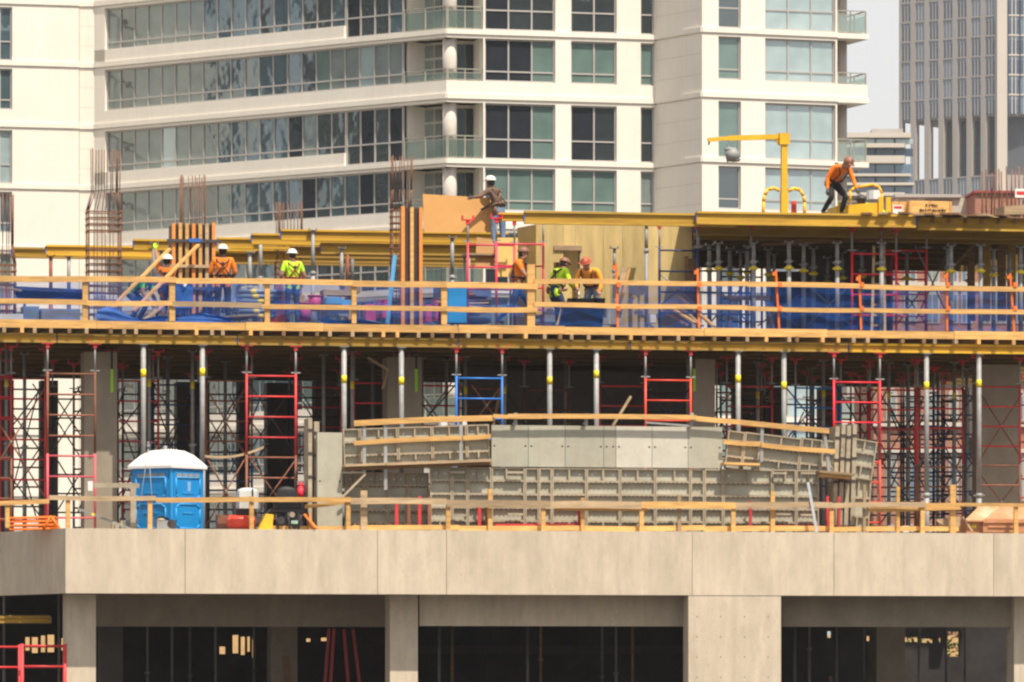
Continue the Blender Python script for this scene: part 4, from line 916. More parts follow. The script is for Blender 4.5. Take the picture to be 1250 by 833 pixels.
# rebar cages
def cage(px0,px1,ytop,ytie,v,label,n=4,neck=.75,ties=9,z0=Z2,lean=.05,w2=None,seed=1):
    r=random.Random(seed); u0,u1=U(px0,v),U(px1,v); w=u1-u0; d=w*.8
    t=thing('rebar_cage',label,'rebar cage',(u0+u1)/2,v,z0); H=Z(px0,ytop,v)-z0; ht=Z(px0,ytie,v)-z0
    pts=[(-w/2+w*i/n,s*d/2) for i in range(n+1) for s in (-1,1)]+[(s*w/2,(j-.5)*d*.4) for s in (-1,1) for j in (0,1)]
    for x,y in pts:
        b=MB(); j=r.uniform(-.03,.03); 
        b.path([(x,y,0),(x,y,ht),(x*neck+lean+j,y*neck,min(H,ht+.5*(H>ht+.6))),(x*neck+lean+j*1.5,y*neck,H-r.random()*.08)] if H>ht+.6 else [(x,y,0),(x,y,H-r.random()*.05)],.0125,n=5)
        part('bar',b.mesh('bar',rebar),t)
    zs=[ht-.04-k*(.17 if k<4 else .19)-(.25 if k>3 else 0) for k in range(ties)]
    for z in zs:
        if z<.05: continue
        for dz in (0,):
            b=MB(); o=.03; zt=[z+r.uniform(-.012,.012) for _ in range(4)]
            b.bar((-w/2-o,-d/2-.015,zt[0]),(w/2+o,-d/2-.015,zt[1]),.02,.02).bar((-w/2-o,d/2+.015,zt[2]),(w/2+o,d/2+.015,zt[3]),.026,.026).bar((-w/2,-d/2,zt[0]),(-w/2,d/2,zt[2]),.026,.026).bar((w/2,-d/2,zt[1]),(w/2,d/2,zt[3]),.026,.026)
            b.bar((-w/2,-d/2+.2,z),(w/2,-d/2+.2,z),.022,.022)
            part('tie',b.mesh('tie',rebar),t)
cage(107,146,181,257,5.,'tall rusty rebar cage with closely tied hoops left of the timber column form',ties=15,seed=2)
cage(-14,18,235,322,5.2,'shorter rusty rebar cage at the left edge of the deck',ties=10,lean=.02,seed=3)
cage(218,247,213,330,2.9,'bundle of rusty bars sprouting from the timber column form',ties=4,neck=1,seed=5)
cage(337,366,245,318,9.4,'rusty rebar cage behind the yellow beams above the lime shirted worker',ties=7,neck=1,seed=6)
cage(478,500,190,255,3.6,'slender rusty rebar cage beside the orange studded form',ties=14,n=3,neck=1,lean=.02,seed=7)
for k in range(11):
    px=1200+k*4.9+rnd.uniform(-1.5,1.5); v=4+(k%3)*.3; 
    single('starter_bar',MB().tube((0,0,0),(rnd.uniform(-.04,.04),0,Z(px,205+rnd.uniform(-3,6),v)-Z3),.02,n=6).mesh('starter_bar',rebar),f'rusty upright bar on the top deck before the skyscraper, {ORD[k]} from the left','rebar',U(px,v),v,Z3,group='upright bars on the top deck at the right')
# timber column form and the orange studded one
def form(px0,px1,ytop,v,label,studs,mats,walers,wm=dsteel):
    u0,u1=U(px0,v),U(px1,v); w=u1-u0; h=Z(px0,ytop,v)-Z2; t=thing('column_form',label,'column form',(u0+u1)/2,v,Z2)
    b=MB(); b.box((-w/2+.04,.10,0),(w/2-.04,w*.8,h-.03)); part('sheathing',b.mesh('sheathing',plydk),t)
    for k in range(studs):
        x=-w/2+.045+(w-.09)*k/(studs-1); b=MB(); b.box((x-.045,0,.01),(x+.045,.099,h+rnd.uniform(-.03,.02))); part('stud',b.mesh('stud',mats[k%len(mats)]),t)
    for y,mm in walers:
        z=Z(px0,y,v)-Z2; b=MB(); b.box((-w/2-.14,-.07,z-.04),(w/2+.14,-.001,z+.04)); part('waler',b.mesh('waler',mm),t)
ostud=mat('orange_stained_timber',(.72,.27,.06),.7,var=.15,jitter=.1,stretch=(.5,4,4))
form(210,263,272,2.2,'tall timber column form with close studs and dark clamps beside the orange shirted worker',7,[ostud,timber,timber,ostud,timber,oldtim,ostud],[(294,dsteel),(325,oldtim),(352,dsteel)])
form(490,516,252,1.4,'narrow column form with orange edged studs beside the leaning blue batten',3,[ostud,timber,ostud],[])
b=MB(); u0=U(231,2.12); b.box((u0,2.11,Z(235,295.6,2.1)),(U(247,2.1),2.128,Z(235,292.4,2.1))); single('blue_strap',MB().box((-.17,-.01,-.05),(.17,.01,.05)).mesh('blue_strap',bluet),'blue strap tied on the clamp of the tall timber column form','strap',U(238,2.1),2.11,Z(238,293.5,2.1))
lbar('brace_plank',(136,376),(207,304),.9,1.9,.12,.05,timber,'pale timber brace leaning towards the tall column form, left one','timber',group='braces of the column form')
lbar('brace_plank',(163,380),(242,299),.7,1.9,.12,.05,timber,'pale timber brace leaning on the front of the tall column form, right one','timber',group='braces of the column form')
lbar('leaning_batten',(473,396),(482,312),.7,1.,.09,.05,mat('light_blue_paint',(.12,.42,.75),.5,jitter=0),'light blue batten leaning left of the orange studded form','batten')
# big orange plywood sheet handled by the worker, other boards
def sheet(name,corners,v,th,m,label,cat,tilt=0.):
    P=[Vector((U(px,v+(tilt if i>1 else 0)),v+(tilt if i>1 else 0),Z(px,py,v))) for i,(px,py) in enumerate(corners)]
    c=sum(P,Vector())/4; b=MB(); o=Vector((0,th,0)); b._add([p-c for p in P]+[p-c+o for p in P],[(0,1,2,3),(7,6,5,4),(0,4,5,1),(1,5,6,2),(2,6,7,3),(3,7,4,0)])
    return single(name,b.mesh(name,m),label,cat,*c)
sheet('plywood_sheet',[(518,284),(604,284),(603,241),(516,236)],3.4,.02,plyor,'large smooth orange plywood sheet held upright by the worker in the brown shirt','plywood',.25)
sheet('plywood_board',[(580,328),(603,328),(603,292),(582,289)],2.9,.02,plybr,'brown plywood board leaning behind the red frames','plywood',.2)
sheet('plywood_board',[(605,338),(632,338),(632,290),(605,290)],2.6,.02,mat('bright_ply',(.72,.48,.15),.6,var=.08,jitter=0),'bright yellow plywood board behind the right red frame','plywood',.1)
sheet('black_sheet',[(680,402),(735,402),(739,363),(693,363)],.55,.03,mat('black_panel',(.008,.009,.012),.95,jitter=0,spec=.1),'black board leaning on the deck edge before the lime jacketed worker','board',.35)
# stack of warped sheets
v=2.4
for k in range(9):
    px=534+rnd.uniform(-2,5)+(k>5)*6; L=U(596+rnd.uniform(-9,6)-(k>5)*14,v)-U(px,v); z=Z2+.62+.055*k; aa=rnd.uniform(.01,.05)
    b=MB(); f=lambda a,b_:(L*a,.9*b_,aa*math.sin(a*3+k)); b.sheet(f,8,1,0,False); b.sheet(lambda a,b_:(L*a,.9*b_,aa*math.sin(a*3+k)-.03),8,1,0,False); b.sheet(lambda a,b_:(L*a,0,aa*math.sin(a*3+k)-.03*(1-b_)),8,1,0,False)
    single('plywood_offcut',b.mesh('plywood_offcut',rnd.choice((oldtim,ply,brownt,ostud,ply))),f'warped board in the stack left of the red frames, {ORD[8-k]} from the top','board',U(px,v),v,z,group='warped boards stacked left of the red frames')
lbox('site_box',537,600,347,393,2.5,1.0,pblue,'blue steel chest under the stack of warped boards','chest')
# red frames and the working platform on them
G2='scaffold frames on the upper deck'
def uframe(pl,pr,v,y0,m,label,nr=4,jack=None,head=red):
    u0,u1=U(pl,v),U(pr,v); w=round(u1-u0,2); h=round(Z(pl,y0,v)-Z2,2)
    t=thing('ladder_scaffold',label,'scaffold frame',(u0+u1)/2,v,Z2,group=G2); frame_parts(t,h,nr,m,w)
    if jack: jack_parts(t,h,Z(pl,jack,v)-Z2-h,m,w,head)
rpk=mat('raspberry_paint',(.70,.05,.10),.45,var=.1,jitter=.05)
uframe(571,628,2.0,296,rpk,'raspberry red frame under the platform of the worker in the brown shirt, left one',jack=268,head=bred)
uframe(606,663,.9,295,rpk,'raspberry red frame under the platform of the worker in the brown shirt, right one',jack=266,head=bred)
wp=thing('scaffold_platform','plank platform behind the leaning boards where the worker in the brown shirt stands','platform',U(606,3.25),3.25,Z2)
ZPL=Z(606,311,3.25)-Z2-.05
for k in range(3): part('plank',MB().box((-.9,-.42+.29*k,ZPL+.002),(.55,-.42+.29*k+.27,ZPL+.048)).mesh('plank',oldtim),wp)
for sx in (-.8,.45):
    for sy in (-.35,.35): part('leg',MB().tube((sx,sy,0),(sx,sy,ZPL),.03).mesh('leg',gsteel),wp)
uframe(805,851,1.2,303,dblue,'navy frame before the right end of the plywood wall',jack=273)
uframe(853,917,1.6,302,dsteel,'dark frame right of the plywood wall, between orange stanchions',jack=272)
uframe(1040,1094,1.0,307,bred,'bright red frame behind the rail at the right, left of an overlapping pair',jack=278)
uframe(1076,1131,1.6,303,red,'darker red frame behind the rail at the right, right of an overlapping pair',jack=276)
uframe(1088,1130,4.,312,red,'dull red frame deep in the shade under the right end of the top deck')
uframe(880,930,5.,308,dsteel,'dark frame deep in the shade behind the row of grey props')
# plywood wall form with a small opening
v=2.1; t=thing('plywood_wall_form','tall yellowish plywood wall form with a small door opening on the upper deck','wall form',0,v,Z2)
zt=lambda px,y: Z(px,y,v)-Z2
cuts=[655,688,702,737,760,787,806,845]
for k,(a,b) in enumerate(zip(cuts,cuts[1:])):
    u0,u1=U(a,v)+.004,U(b,v)-.004; top=zt(a,271 if a>690 else 273)
    m=MB()
    if k==0: m.box((u0,0,zt(a,320)),(u1,.03,top)); m.box((u0,0,0),(U(676,v),.03,zt(a,320)-.002))
    elif k==1: m.box((u0,0,zt(a,306)),(u1,.03,top))
    elif k==2: m.box((U(708,v),0,0),(u1,.03,top)); m.box((u0,.0,zt(a,306)),(U(708,v)-.003,.03,top))
    else: m.box((u0,0.002*(k%2),0),(u1,.03,top))
    part('plywood_panel',m.mesh('plywood_panel',ply),t)
m=MB(); m.box((U(676,v),.35,0),(U(709,v),.39,zt(690,300))); part('recess_back',m.mesh('recess_back',ply),t)
m=MB(); m.box((U(676,v),-.05,zt(690,306)),(U(710,v),.1,zt(690,300))); part('lintel',m.mesh('lintel',oldtim),t)
m=MB(); 
for px in (681,687): m.box((U(px,v),.1,zt(690,330)),(U(px,v)+.06,.2,zt(690,306)-.004))
part('cleat',m.mesh('cleat',brownt),t)
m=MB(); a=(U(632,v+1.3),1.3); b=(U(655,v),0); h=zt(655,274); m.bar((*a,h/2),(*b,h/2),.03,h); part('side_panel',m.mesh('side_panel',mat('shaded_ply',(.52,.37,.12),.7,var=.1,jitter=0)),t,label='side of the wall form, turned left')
# pole standing before the wall, loose board against it
t=thing('shoring_prop','short grey prop standing alone before the plywood wall, behind the first orange stanchion','prop',U(750,1.3),1.3,Z2); prop_parts(t,Z(750,303,1.3)-Z2,r=.05,tagz=.62,collar=.72)
t=thing('shoring_prop','slim grey prop before the right part of the plywood wall','prop',U(789,1.4),1.4,Z2); prop_parts(t,Z(789,274,1.4)-Z2,r=.055,tagz=.66,collar=.75)
sheet('leaning_board',[(752,392),(758,392),(766,327),(758,325)],1.55,.03,oldtim,'greyish board leaning on the plywood wall beside the lone prop','board',.4)
lbar('leaning_batten',(768,328),(757,372),1.6,1.5,.07,.05,timber,'short pale batten leaning on the plywood wall beside the grey board','batten')
# fallen planks by the navy frame
for k,(p0,p1) in enumerate((((812,371),(849,395)),((821,368),(857,398)),((829,362),(872,399)),((834,366),(866,394)),((806,378),(842,398)))):
    lbar('loose_plank',p0,p1,1.6+.12*k,.9+.1*k,.16,.05,oldtim if k%2 else timber,f'plank tumbled behind the rail below the navy frame, {ORD[k]} from the {"left" if k!=4 else "left, lowest of the heap"}' if k!=4 else 'lowest plank of the heap tumbled below the navy frame','plank',group='planks tumbled below the navy frame')
for k in range(6): lbar('dark_plank',(838+k*2.4,393),(838+k*2.4,316+rnd.uniform(-4,6)),1.8+.03*k,1.8+.03*k,.10,.05,brownt,f'dark plank standing against the right end of the plywood wall, {ORD[k]} from the left','plank',group='dark planks against the plywood wall')
# props under the right hand top deck
pr=[(866,2.2,289),(877,1.5,283),(891,3.2,295),(912,2.6,291),(920,1.2,279),(938,3.4,293),(963,.9,276),(981,1.8,281),(993,2.8,287),(1022,.9,277),(1028,4.2,300),(1052,3.6,292),(1076,.8,275),(1107,4.,300),(1157,2.2,287),(1161,1.2,281),(1197,1.,281),(1213,2.4,288),(1232,3.2,292),(1246,1.2,284),(904,4.6,302),(945,5.,303),(1010,6,305),(1183,4.6,300)]
LP=[(866,'the dark frame'),(912,'the second orange stanchion'),(963,'the third orange stanchion'),(1022,'the bright red frame'),(1076,'the darker red frame'),(1157,'the fifth orange stanchion'),(1213,'the last orange stanchion')]
pc_={}
for px,v,y in pr:
    n=[q for q in LP if q[0]<=px][-1][1]; pc_[n]=pc_.get(n,-1)+1
    t=thing('shoring_prop',f'grey prop under the right top deck, {ORD[pc_[n]]} behind {n}','prop',U(px,v),v,Z2,group='props under the right hand top deck')
    prop_parts(t,Z3-.66-Z2-.03,r=.062 if v<4 else .05,tagz=.63,collar=.78,m=gsteel)
    part('clip',cached('clip',lambda:MB().tube((0,0,-.05),(0,0,.05),.085,n=10).bar((-.13,0,0),(.13,0,0),.03,.04),ytag,'clip'),t,(0,0,(Z3-.69-Z2)*.78-.16))
# top deck at the right: front beams, rows behind, plywood on top
td=thing('top_formwork_deck','plywood top deck on yellow beams over the right half of the upper level','formwork deck')
m=MB(); m.box((U(850,.3),.30,Z3-.022),(U(1335,.3),15.5,Z3)); part('decking',m.mesh('decking',MATS['film_ply_shaded']),td)
for k in range(26):
    u=U(852,.3)+.1+k*.45
    part('joist',cached('tj',lambda:MB().box((-.04,0,0),(.04,14.8,.12)),brownt,'joist'),td,W(0,0,0)*0+Vector((u,.42,Z3-.145)))
beam('formwork_beam',round(U(898,.34)-U(640,.34),2),yworn,'front yellow beam of the top level, left length over the plywood wall',U(640,.34),.34,Z(640,273.5,.34),h=.34,group='front beams of the top level')
beam('formwork_beam',round(U(1117,.30)-U(850,.30),2)-.0,yworn,'front yellow beam of the top level, middle length below the hoist',U(850,.22),.22,Z(850,274,.22),h=.34,group='front beams of the top level')
beam('formwork_beam',round(U(1340,.5)-U(1119,.5),2),yworn,'front yellow beam of the top level, right length under the loose planks',U(1119,.5),.5,Z(1119,281,.5),h=.36,group='front beams of the top level')
beam('formwork_beam',round(U(645,1.)-U(608,1.),2),ybeam,'short yellow beam at the elbow of the worker in the brown shirt',U(608,1.),1.,Z(608,270,1.),h=.22,group='front beams of the top level')
for k,v in enumerate((1.6,3.,4.6,6.4,8.4,10.6,13.)):
    beam('formwork_beam',round(U(1335,v)-U(848,v),2),ydull if k<2 else yshade,f'yellow carrying beam under the right top deck, {ORD[k]} row behind the front one',U(848,v),v,Z3-.15-.34,h=.34,group='carrying beams under the right top deck')
m=MB(); m.box((U(940,13.8),13.8,Z2),(U(1010,13.8),14.,Z3-.5)); 
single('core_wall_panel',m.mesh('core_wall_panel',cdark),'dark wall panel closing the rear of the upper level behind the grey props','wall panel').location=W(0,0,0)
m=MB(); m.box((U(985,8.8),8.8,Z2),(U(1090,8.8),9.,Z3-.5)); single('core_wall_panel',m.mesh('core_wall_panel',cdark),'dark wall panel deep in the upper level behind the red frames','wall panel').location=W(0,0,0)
m=MB(); m.box((U(868,7.),7.,Z2),(U(872,7.),7.9,Z3-.5)); m.box((U(925,6.),6.,Z2),(U(950,6.),6.4,Z3-.5)); 
# planks lying along the edge of the right top deck
for k in range(12):
    a=1072+k*15+rnd.uniform(-4,4); v=.25+.02*(k%3)
    b=MB(); b.box((-1.3,-.12,0),(1.3,.14,.05))
    single('edge_plank',b.mesh('edge_plank',rnd.choice((brownt,oldtim,brownt))),f'brown plank on the edge of the top deck, {ORD[k]} from the yellow tray','plank',U(a,v+.9),v+.9,Z3+.004+.012*(k%4),R(60+rnd.uniform(-8,8)),group='planks on the edge of the right top deck')
m=MB(); m.bar((0,0,0),(U(1110,2.4)-U(930,2.4),0,.24),.1,.07); single('slung_timber',m.mesh('slung_timber',brownt),'long thin brown timber slung under the right top deck','timber',U(930,2.4),2.4,Z(930,299,2.4))
# yellow boards stacked upright at the right end
for k,(px,w) in enumerate(((1186,.2),(1204,.22),(1223,.24),(1235,.22),(1247,.2))):
    lbar('upright_board',(px,392),(px+rnd.uniform(-1,1),290+rnd.uniform(0,6)),3.9,3.95,w,.05,ydull if k%2 else brownt,f'yellowish board standing upright under the right end of the top deck, {ORD[k]} from the left','board',group='boards standing under the right end of the top deck')
# wooden ladder
v=.85; t=thing('wooden_ladder','wooden ladder leaning behind the red frames at the right','ladder',U(1074,v),v,Z2)
for px0,px1 in ((1064,1071),(1080,1083)): part('stile',MB().bar((U(px0,v)-U(1074,v),0,.01),(U(px1,v)-U(1074,v),.35,Z(px1,299,v)-Z2),.07,.05,up=(0,1,0)).mesh('stile',oldtim),t)
for k in range(7):
    f=(k+.7)/7.6; xa=(U(1064+7*f,v)-U(1074,v)); xb=(U(1080+3*f,v)-U(1074,v)); part('rung',MB().bar((xa+.03,.35*f,f*2.1),(xb-.03,.35*f,f*2.1),.05,.06).mesh('rung',oldtim),t)
for k,(a,b,v,y0,y1) in enumerate(((866,915,2.,340,395),(925,975,2.2,360,398),(985,1040,2.4,345,398),(1096,1131,2.,345,395),(1118,1160,2.8,300,390),(807,851,1.4,335,372))):
    u0,u1=U(a,v),U(b,v); h0,h1=Z(a,y1,v),Z(a,y0,v); t=thing('cross_brace',f'crossed brace behind the rail on the upper deck, {["behind the dark frame","between the second and third orange stanchions","left of the bright red frame","behind the darker red frame","right of the darker red frame","on the navy frame"][k]}','cross brace',(u0+u1)/2,v,(h0+h1)/2)
    d=(u1-u0)/2; h=(h1-h0)/2; part('tube',MB().tube((-d,0,-h),(d,0,h),.022,n=6).mesh('tube',gsteel if k<3 else brownt),t); part('tube',MB().tube((-d,.05,h),(d,.05,-h),.022,n=6).mesh('tube',gsteel),t)
# sawhorse
v=1.9; t=thing('sawhorse','timber sawhorse in the shade between the second and third orange stanchions','sawhorse',U(915,v),v,Z2); h=Z(915,361,v)-Z2; 
part('top_bar',MB().box((-.55,-.05,h-.12),(.55,.05,h)).mesh('top_bar',oldtim),t)
for sx in (-1,1):
    for sy in (-1,1): part('leg',MB().bar((sx*.45,0,h-.13),(sx*.62,sy*.3,0),.07,.04).mesh('leg',oldtim),t)

# ------------------------------------------------------------------ stock on the left half of the deck
for k in range(6): lbar('navy_tube',(16+k,352+2.6*k-k*.2),(104-k,356+2.*k),1.7+.14*k,1.7+.14*k,.13,.10,dblue,f'navy steel length stacked behind the left end of the rail, {ORD[k]} from the top','steel length',group='navy steel lengths at the left end')
lbox('steel_box',50,98,377,391,1.2,.7,gmetal,'grey blue steel box low behind the left end of the rail','box'); lbox('steel_cabinet',28,48,374,391,1.3,.6,mat('grey_blue_box',(.16,.22,.30),.5,jitter=0),'darker blue grey box left of the grey steel box','box')
lbar('white_pipe',(-20,387),(28,387),.9,.9,.14,.14,wht,'white pipe lying at the far left end of the deck','pipe')
lbar('plank_bundle',(8,352),(26,355),1.,1.,.2,.05,oldtim,'pale plank end on the navy steel lengths','plank')
lbox('water_barrel',214,236,347,376,1.5,.9,bluet,'blue tub at the foot of the timber column form','tub'); 
m=MB().sheet(lambda a,b:(U(214+22*a,1.45),1.42+.5*b,Z(214,347,1.45)+.05+.12*math.sin(a*9+b*4)*math.sin(b*5+a*3)),14,6); single('white_sack',m.mesh('white_sack',wht),'crumpled white sheet on the blue tub','sheet')
lbox('timber_offcut',192,202,376,393,.9,.4,brownt,'dark block of timber by the fallen blue net','block'); lbar('loose_board',(176,391),(198,374),.8,1.,.2,.04,oldtim,'board propped on the dark timber block','board')
for k in range(6):
    for j in range(2):
        y=356+k*6; z=Z(300,y,1.3+.5*j); px=290+j*4+rnd.uniform(-3,3)
        t=thing('stacked_prop',f'prop lying stacked by the lime shirted worker, {["front","rear"][j]} one of the {ORD[k]} layer','prop',U(px,1.3+.5*j),1.3+.5*j,z,0,'props lying in a stack on the upper deck')
        part('outer_tube',cached('sp1',lambda:MB().tube((0,0,0),(1.15,0,0),.062,n=10),pblue,'outer_tube'),t); part('tag',cached('sp2',lambda:MB().tube((0,0,0),(.16,0,0),.067,n=10),ytag,'tag'),t,(.3+.1*(k%3),0,0)); part('end_plate',cached('sp3',lambda:MB().box((0,-.08,-.08),(.015,.08,.08)),pblue,'end_plate'),t,(-.016,0,0))
for k in range(4): lbar('loose_board',(274+k*3,387+k*1.6),(314-k*4,384.5+k*1.8),.55+.15*k,.75+.12*k,.14,.03,timber if k%2 else oldtim,f'thin board lying behind the rail left of the third timber post, {ORD[k]} from the top','board',group='thin boards behind the rail')
for k in range(14):
    px=252+k*2.9; lbar('steel_piece',(px,rnd.uniform(366,386)),(px+rnd.uniform(3,11),rnd.uniform(347,366)),1.9+.03*k,2.1+.05*k,.10,.07,rnd.choice((dblue,pblue,dblue,gmetal)),f'navy steel piece heaped behind the orange shirted worker, {ORD[k]} from the left','steel piece',group='navy steel heap')
# bucket, cone and coils by the lime worker
def bucket(px,y0,y1,v,m,label):
    h=Z(px,y0,v)-Z(px,y1,v); t=thing('bucket',label,'bucket',U(px,v),v,Z(px,y1,v)); part('body',MB().tube((0,0,0),(0,0,h),.13,.17,n=14).mesh('body',m),t); part('rim',MB().tube((0,0,h),(0,0,h+.03),.185,n=14).mesh('rim',m),t)
bucket(372,371,392,.9,magen,'magenta bucket right of the lime shirted worker'); bucket(384,362,380,1.1,magen,'second magenta bucket higher and further right of the lime shirted worker')
lbox('pale_crate',364,372,360,372,1.,.3,oldtim,'small pale crate behind the magenta buckets','crate')
t=thing('traffic_cone','tip of an orange cone left of the lime shirted worker','cone',U(342,1.4),1.4,Z2); part('cone_body',MB().tube((0,0,.03),(0,0,Z(342,346,1.4)-Z2),.26,.05,n=14).mesh('cone_body',ora),t); part('base_plate',MB().box((-.3,-.3,0),(.3,.3,.03)).mesh('base_plate',ora),t)
t=thing('work_table','timber work table behind the rail right of the magenta buckets','table',U(412,1.6),1.6,Z2); h=Z(412,355,1.6)-Z2
part('table_top',MB().box((-.42,-.3,h-.14),(.42,.3,h)).mesh('table_top',oldtim),t)
for sx in (-1,1):
    for sy in (-1,1): part('leg',MB().box((sx*.37-.04,sy*.25-.04,0),(sx*.37+.04,sy*.25+.04,h-.141)).mesh('leg',oldtim),t)
for k,(px0,px1,y0,y1) in enumerate(((398,418,363,371),(412,436,366,374),(398,426,377,386))): lbox('steel_bundle',px0,px1,y0,y1,1.0+.1*k,.3,[mat('sky_blue_steel',(.10,.30,.55),.5,jitter=0),MATS['cyan_tarp'],gmetal][k],['sky blue bundle under the work table, left one','bright blue bundle under the work table, right one','grey bundle on the deck below the work table'][k],'bundle')
for k,(px0,px1,y0,y1,v) in enumerate(((446,459,371,392,1.2),(463,476,366,388,1.5),(519,527,372,393,2.2),(531,536,366,392,2.4))): lbox('magenta_crate',px0,px1,y0,y1,v,.5,magen,['magenta crate left of the blue batten, left one','magenta crate left of the blue batten, right one','magenta crate just right of the orange studded form','narrow magenta crate right of the orange studded form'][k],'crate',group='magenta crates on the upper deck')
lbox('blue_cabinet',546,570,352,394,1.9,.6,tbluel,'light blue cabinet left of the red frames','cabinet'); lbox('timber_stack',420,440,347,357,2.6,.7,oldtim,'low stack of weathered timber behind the fourth timber post','timber stack')
for k,(px,y0,v,m) in enumerate(((30,330,6.,dblue),(8,330,6.5,red))): lbar('steel_upright',(px,395),(px,y0+20),v,v,.07,.07,m,['navy upright behind the far left end of the rail','red upright at the far left end of the deck'][k],'upright')
for k,(px0,px1,y0,y1,v,m) in enumerate(((652,678,384,393,1.,gmetal),(740,752,372,388,1.2,gry),(735,760,388,396,.8,gry),(793,801,384,394,.7,wht),(600,616,396,399,.5,gry))): lbox('low_box',px0,px1,y0,y1,v,.35,m,['low grey box right of the tall thick end post','grey box right of the black board','flat grey box on the deck below the first orange stanchion','white sack left of the tumbled planks','flat grey pad beside the red frame feet'][k],'box')
# ------------------------------------------------------------------ on the top deck
v=1.0; zt=Z3+.003
t=thing('davit_hoist','yellow davit hoist with a long arm and hooped guard on the top deck','hoist',U(957,v),v,zt); x=lambda px:U(px,v)-U(957,v); zz_=lambda px,y:Z(px,y,v)-zt
hh=zz_(957,166)
part('post',MB().box((-.09,-.09,0),(.09,.09,zz_(957,235))).mesh('post',yel),t); part('upper_post',MB().box((-.075,-.075,zz_(957,235)),(.075,.075,zz_(957,177))).mesh('upper_post',yel),t)
m=MB(); m.box((-.14,-.11,zz_(957,177)+.001),(.13,.11,zz_(957,163))); m.extr([(-.30,zz_(957,167)),(-.13,zz_(957,167)),(-.13,zz_(957,177)-.02)],-.03,.03); part('bracket',m.mesh('bracket',yel),t)
part('arm',MB().bar((x(889),0,zz_(889,169)),(-.14,0,zz_(946,167)),.10,.13).bar((x(864),0,zz_(864,171)),(x(889),0,zz_(889,169)),.09,.10).mesh('arm',yel),t)
m=MB()
for s in (-1,1):
    pts=[(s*.12,0,zz_(957,233)),(s*.28,0,zz_(957,230)),(s*.44,0,zz_(957,232)),(s*.53,0,zz_(957,239)),(s*.56,0,zz_(957,247)),(s*.56,0,0)]; m.path(pts,.045,n=8)
part('guard_hoop',m.mesh('guard_hoop',yel),t)
m=MB(); px=890; m.path([(x(px),0,zz_(px,174)),(x(px)-.06,0,zz_(px,178)),(x(px)+.02,0,zz_(px,181)),(x(px)+.03,0,zz_(px,184))],.018,n=6); ch=part('chain',m.mesh('chain',gsteel),t)
m=MB(); m.tube((x(891),0,zz_(891,183)),(x(896),0,zz_(896,195)),.16,.20,n=14).ball((x(891),0,zz_(891,183)),(.16,.16,.07),12,4).ball((x(896),0,zz_(896,195)),(.19,.19,.07),12,4); part('chain_hoist',m.mesh('chain_hoist',gry),t)
part('hook',MB().tube((x(866),0,zz_(866,172)),(x(865),0,zz_(866,177)),.025,n=6).mesh('hook',rust),t)
lbar('gas_cylinder',(969,264),(969,246),1.3,1.3,.12,.12,ored,'slim orange red cylinder beside the yellow hoist guard','cylinder')
v=.9; t=thing('yellow_skip_tray','yellow steel tray with a hooped hand rail on the top deck','tray',U(1050,v),v,zt); x=lambda px:U(px,v)-U(1050,v); zz_=lambda px,y:Z(px,y,v)-zt
m=MB(); m.extr([(x(1020),0.),(x(1077),0.),(x(1077),zz_(1077,247)),(x(1038),zz_(1038,250)),(x(1020),zz_(1020,252))],0,.9); part('tray_body',m.mesh('tray_body',yel),t)
for px,w in ((1072,.13),(1081,.13),(1023,.11)): part('post',MB().box((x(px),-.06,0),(x(px)+w,-.002,zz_(px,241 if px>1030 else 247))).mesh('post',yel),t)
m=MB(); m.path([(x(1039),.1,zz_(1039,247)),(x(1039),.1,zz_(1039,233)),(x(1044),.1,zz_(1044,229)),(x(1066),.1,zz_(1066,225)),(x(1074),.1,zz_(1074,228)),(x(1078),.1,zz_(1078,236)),(x(1078),.1,zz_(1078,247))],.035,n=8); part('hand_rail',m.mesh('hand_rail',yel),t)
def crate(px0,px1,y0,y1,v,label,text):
    u0,u1=U(px0,v),U(px1,v); w=u1-u0; h=Z(px0,y0,v)-zt; t=thing('timber_crate',label,'crate',u0,v,zt)
    part('box',MB().box((0,.02,0),(w,.6,h)).mesh('box',timber),t)
    m=MB(); 
    for x0 in (0,w*.5-.03,w-.06): m.box((x0,0,0),(x0+.06,.019,h))
    part('batten',m.mesh('batten',timber),t)
    if text:
        m=MB(); r=random.Random(5)      # three worn lines of stencil, too blurred to read
        for q,(a,b_) in enumerate(((.38,.66),(.24,.84),(.28,.48),(.52,.80))):
            x=w*a; z=h*(.78,.55,.32,.32)[q]
            while x<w*b_: L=r.uniform(.03,.07); m.box((x,-.004,z-.022+r.uniform(-.01,.01)),(x+L,-.0015,z+.03+r.uniform(-.01,.01))); x+=L+r.uniform(.006,.03)
        part('lettering',m.mesh('lettering',blk),t)
crate(1110,1162,245,262,2.,'timber crate with three lines of black lettering on the top deck',True); crate(1089,1109,246,262,2.2,'smaller timber crate with a red and white label beside the lettered one',None)
single('paper_label',MB().box((-.14,-.004,-.12),(.14,0,.12)).box((-.11,-.007,.02),(.11,-.0045,.09),1).mesh('paper_label',[wht,red]),'white label with red panel stuck on the smaller timber crate','label',U(1096,2.2),2.193,Z(1096,256,2.2))
sheet('timber_pallet_stack',[(1226,262),(1252,262),(1252,250),(1226,252)],3.,.8,oldtim,'weathered timber stack on the top deck at the right edge','timber stack',.0)
single('white_sign',MB().box((-.2,0,-.12),(.2,.02,.12)).box((-.16,-.004,-.05),(.16,-.001,.05),1).mesh('white_sign',[wht,red]),'small white and red sign at the right edge above the brick parapet','sign',U(1248,3.4),3.4,Z(1248,236,3.4)); lbar('sign_pole',(1246,262),(1246,240),3.45,3.45,.04,.04,gsteel,'thin pole carrying the small white and red sign','pole')
lbox('white_bag',1062,1078,232,243,6.,.5,wht,'pale grey sack bundle behind the yellow tray hand rail','sack',bev=.1)
